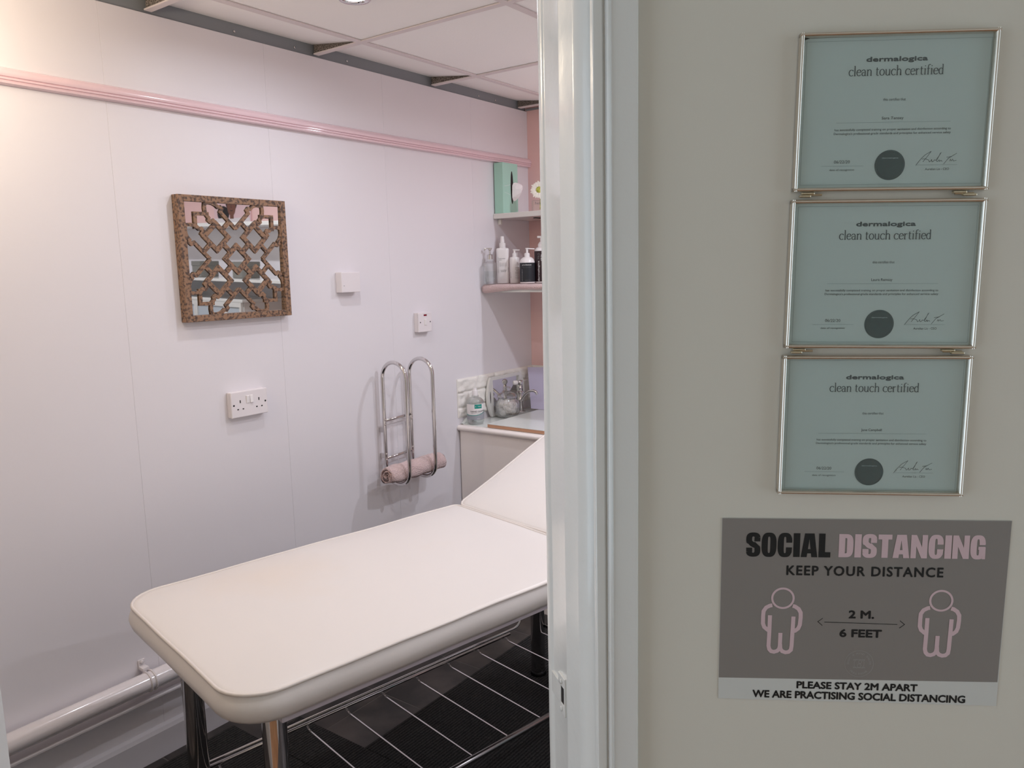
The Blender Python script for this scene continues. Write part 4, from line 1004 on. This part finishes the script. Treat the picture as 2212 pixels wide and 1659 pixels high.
# condensed heavy capitals built from strokes, cell height 1
def heavy(B_, word, x0, y0, H, W, z, gap=.075):
    s_ = .40
    R = lambda x0_, y0_, x1_, y1_: ('r', x0_, y0_, x1_, y1_)
    G = {'I': (.44, [R(0,0,.44,1)]), 'L': (.86, [R(0,0,.43,1), R(.43,0,.80,.22)]), 'D': (1.0, 'D'), 'O': (1.02, 'O'), 'C': (1.0, 'C'), 'S': (.98, 'S'), 'G': (1.02, 'G'),
         'T': (.92, [R(.25,0,.67,1), R(0,.79,.92,1)]), 'A': (1.12, 'A'), 'N': (1.10, 'N')}
    tot = sum(G[c][0] for c in word)+gap*(len(word)-1); kx = W/tot; x = x0
    zc = [z]
    def P(pts, holes=None):
        zc[0] += .000006; z = zc[0]
        B_.bm.faces.new([B_.bm.verts.new((x+a*kx, y0+b_*H, z)) for a, b_ in pts])
    def loop(outer, inner):   # band between two closed outlines with equal counts
        n = len(outer); V = [[B_.bm.verts.new((x+a*kx, y0+b_*H, z)) for a, b_ in q] for q in (outer, inner)]
        for i in range(n):
            j = (i+1) % n
            if outer[i] is None: continue
            B_.bm.faces.new((V[0][i], V[0][j], V[1][j], V[1][i]))
    def sup(cx, cy, rx, ry, a0, a1, n, p=3.0):
        out = []
        for k in range(n+1):
            a = math.radians(a0+(a1-a0)*k/n); c_, q = math.cos(a), math.sin(a)
            out.append((cx+rx*math.copysign(abs(c_)**(2/p), c_), cy+ry*math.copysign(abs(q)**(2/p), q)))
        return out
    def band(o_, i_):
        V = [[B_.bm.verts.new((x+a*kx, y0+b_*H, z)) for a, b_ in q] for q in (o_, i_)]
        for k in range(len(o_)-1): B_.bm.faces.new((V[0][k], V[0][k+1], V[1][k+1], V[1][k]))
    for c in word:
        w_, g = G[c]
        if isinstance(g, list):
            for r in g: P([(r[1], r[2]), (r[3], r[2]), (r[3], r[4]), (r[1], r[4])])
        elif g == 'O':
            band(sup(.51, .5, .51, .515, 0, 360, 40, 2.8), sup(.51, .5, .085, .345, 0, 360, 40, 4))
        elif g in 'CG':
            band(sup(.50, .5, .50, .515, 22, 338, 36, 2.8), sup(.50, .5, .080, .345, 22, 338, 36, 4))
            P([(.58, .60), (.98, .60), (.985, .70), (.58, .70)]) ; P([(.57, .36 if g == 'C' else .20), (.98, .36 if g == 'C' else .20), (.98, .40 if g == 'C' else .52), (.57, .40 if g == 'C' else .52)])
            P([(.58, .66), (.985, .66), (.96, .80), (.56, .80)]); P([(.57, .20), (.95, .16), (.98, .36), (.57, .38)])
            if g == 'G': P([(.52, .40), (.98, .40), (.98, .53), (.52, .53)]); P([(.78, 0), (1.0, 0), (1.0, .5), (.78, .5)])
        elif g == 'D':
            P([(0, 0), (.42, 0), (.42, 1), (0, 1)]); band(sup(.42, .5, .56, .5, -90, 90, 22, 3.2), [(.42+min(.13, q[0]-.42)*1., .5+(q[1]-.5)*.66) for q in sup(.42, .5, .16, .5, -90, 90, 22, 5)])
        elif g == 'A':
            P([(0, 0), (.40, 0), (.60, 1), (.24, 1)]); P([(.72, 0), (1.12, 0), (.88, 1), (.50, 1)]); P([(.34, .16), (.78, .16), (.76, .34), (.36, .34)])
        elif g == 'N':
            P([(0, 0), (.36, 0), (.36, 1), (0, 1)]); P([(.74, 0), (1.10, 0), (1.10, 1), (.74, 1)]); P([(.02, 1), (.36, 1), (1.08, 0), (.72, 0)])
        elif g == 'S':
            band(sup(.49, .73, .49, .285, 12, 215, 18, 2.6), sup(.49, .73, .09, .115, 12, 215, 18, 3))
            band(sup(.49, .27, .49, .285, 192, 395, 18, 2.6), sup(.49, .27, .09, .115, 192, 395, 18, 3))
            P([(.55, .635), (.96, .635), (.97, .80), (.56, .80)]); P([(.02, .20), (.43, .20), (.42, .37), (.01, .37)])
            P([(.04, .60), (.42, .64), (.55, .60), (.94, .40), (.56, .36), (.42, .40)]); P([(.04, .60), (.30, .44), (.42, .40), (.60, .56), (.42, .66)]); P([(.40, .55), (.60, .62), (.94, .42), (.70, .36), (.56, .36)])
        x += (w_+gap)*kx
b = B(); heavy(b, 'SOCIAL', -.0847-.0486, .0813-.0144, .0288, .0972, .00085); b.build('black_lettering', 'ink_black', sheet, up=True)
for tx_ in (('KEEP YOUR DISTANCE', .0021, .0505, .1767, .0122, .00045), ('2 M.', .0013, -.0026, .0292, .0103, .00055), ('6 FEET', .0014, -.0261, .0483, .0103, .00055)):
    b = B(); b.text(*tx_[:5], .00085, bold=tx_[5], space=1.15 if 'KEEP' in tx_[0] else 1.0); b.build('black_lettering', 'ink_black', sheet, up=True)
b = B(); heavy(b, 'DISTANCING', .0536-.0815, .0814-.0140, .0280, .1630, .00085); b.build('pink_lettering', 'poster_pink', sheet, up=True)
for tx_ in (('PLEASE STAY 2M APART', .0000, -.0930, .1394, .0094), ('WE ARE PRACTISING SOCIAL DISTANCING', .0017, -.1058, .2455, .0098)):
    b = B(); b.text(*tx_, .0007, bold=.00048); b.build('black_lettering', 'ink_black', sheet, up=True)
for st_, sw_ in (([(-.0405, -.0128), (.0425, -.0140)], .0007), ([(-.0425, -.0080), (-.0480, -.0125), (-.0427, -.0172)], .0007), ([(.0452, -.0092), (.0506, -.0138), (.0450, -.0185)], .0007)):
    b = B(); b.stroke(st_, sw_, .00085); b.build('arrow_line', 'ink_black', sheet)
def figure(cx, cy):
    b = B(); zz = .00085
    b.stroke(arc((cx, cy), .0123, 0, 360, 36, .0121)[:-1], .0024, zz, closed=True)
    k = .0483/292.; f = lambda x, y: (cx+(x-520)*k, cy-(y-652)*k)
    w_ = .0047
    b.stroke([f(448, 706), f(432, 709)]+[f(*p) for p in ((405, 724), (388, 752), (386, 790), (386, 845), (396, 872), (420, 893), (434, 899))], w_, zz)
    b.stroke([f(590, 708), f(606, 712)]+[f(*p) for p in ((632, 730), (647, 758), (648, 796), (644, 850), (634, 878), (612, 896), (597, 900))], w_, zz)
    b.stroke([f(*p) for p in ((434, 782), (433, 900), (430, 1015), (436, 1040), (450, 1056), (470, 1060), (492, 1052), (506, 1036), (510, 1010), (511, 914))], w_, zz)
    b.stroke([f(*p) for p in ((511, 1000), (514, 1036), (528, 1054), (550, 1062), (572, 1058), (588, 1042), (592, 1010), (595, 900), (598, 788))], w_, zz)
    b.build('printed_figure', 'poster_pink', sheet, up=True)
figure(-.0891, .0158); figure(.0900, .0163)
b = B(); lx, ly, zz = .0014, -.0641, .00085
b.stroke(arc((lx, ly), .0164, 0, 360, 48)[:-1], .0004, zz, closed=True)
def ringtext(s_, r, a0, a1, flip=False):
    n = len(s_)
    for i, ch in enumerate(s_):
        if ch == ' ': continue
        a = math.radians(a0+(a1-a0)*(i+.5)/n); wd = .0006 if ch == 'I' else .0021
        b.text(ch, lx+r*math.cos(a), ly+r*math.sin(a), wd, .0023, zz, rot=a+(PI/2 if flip else -PI/2))
ringtext('BODY + MIND SALON', .0128, 184, -4); ringtext('MULLINGAR', .0128, 222, 318, True)
b.stroke(arc((lx+.0012, ly+.0024), .0018, 0, 360, 16, .0022)[:-1], .0004, zz, closed=True); b.stroke(arc((lx+.0002, ly-.0024), .0022, 0, 360, 16, .0024)[:-1], .0004, zz, closed=True)
for sg in (-1, 1):
    b.stroke([(lx+sg*.0062, ly+.0056), (lx+sg*.0058, ly+.0036)], .0006, zz); b.stroke([(lx+sg*.0062, ly-.0056), (lx+sg*.0058, ly-.0036)], .0006, zz)
    b.stroke([(lx, ly+.0050), (lx+sg*.0030, ly+.0052), (lx+sg*.0062, ly+.0052)], .0005, zz); b.stroke([(lx, ly-.0050), (lx+sg*.0030, ly-.0052), (lx+sg*.0062, ly-.0050)], .0005, zz)
    b.stroke([(lx+sg*.0036, ly+.0050), (lx+sg*.0056, ly+.002), (lx+sg*.0056, ly-.002), (lx+sg*.0036, ly-.0050)], .0004, zz)
b.build('round_emblem', 'poster_logo', sheet, up=True)
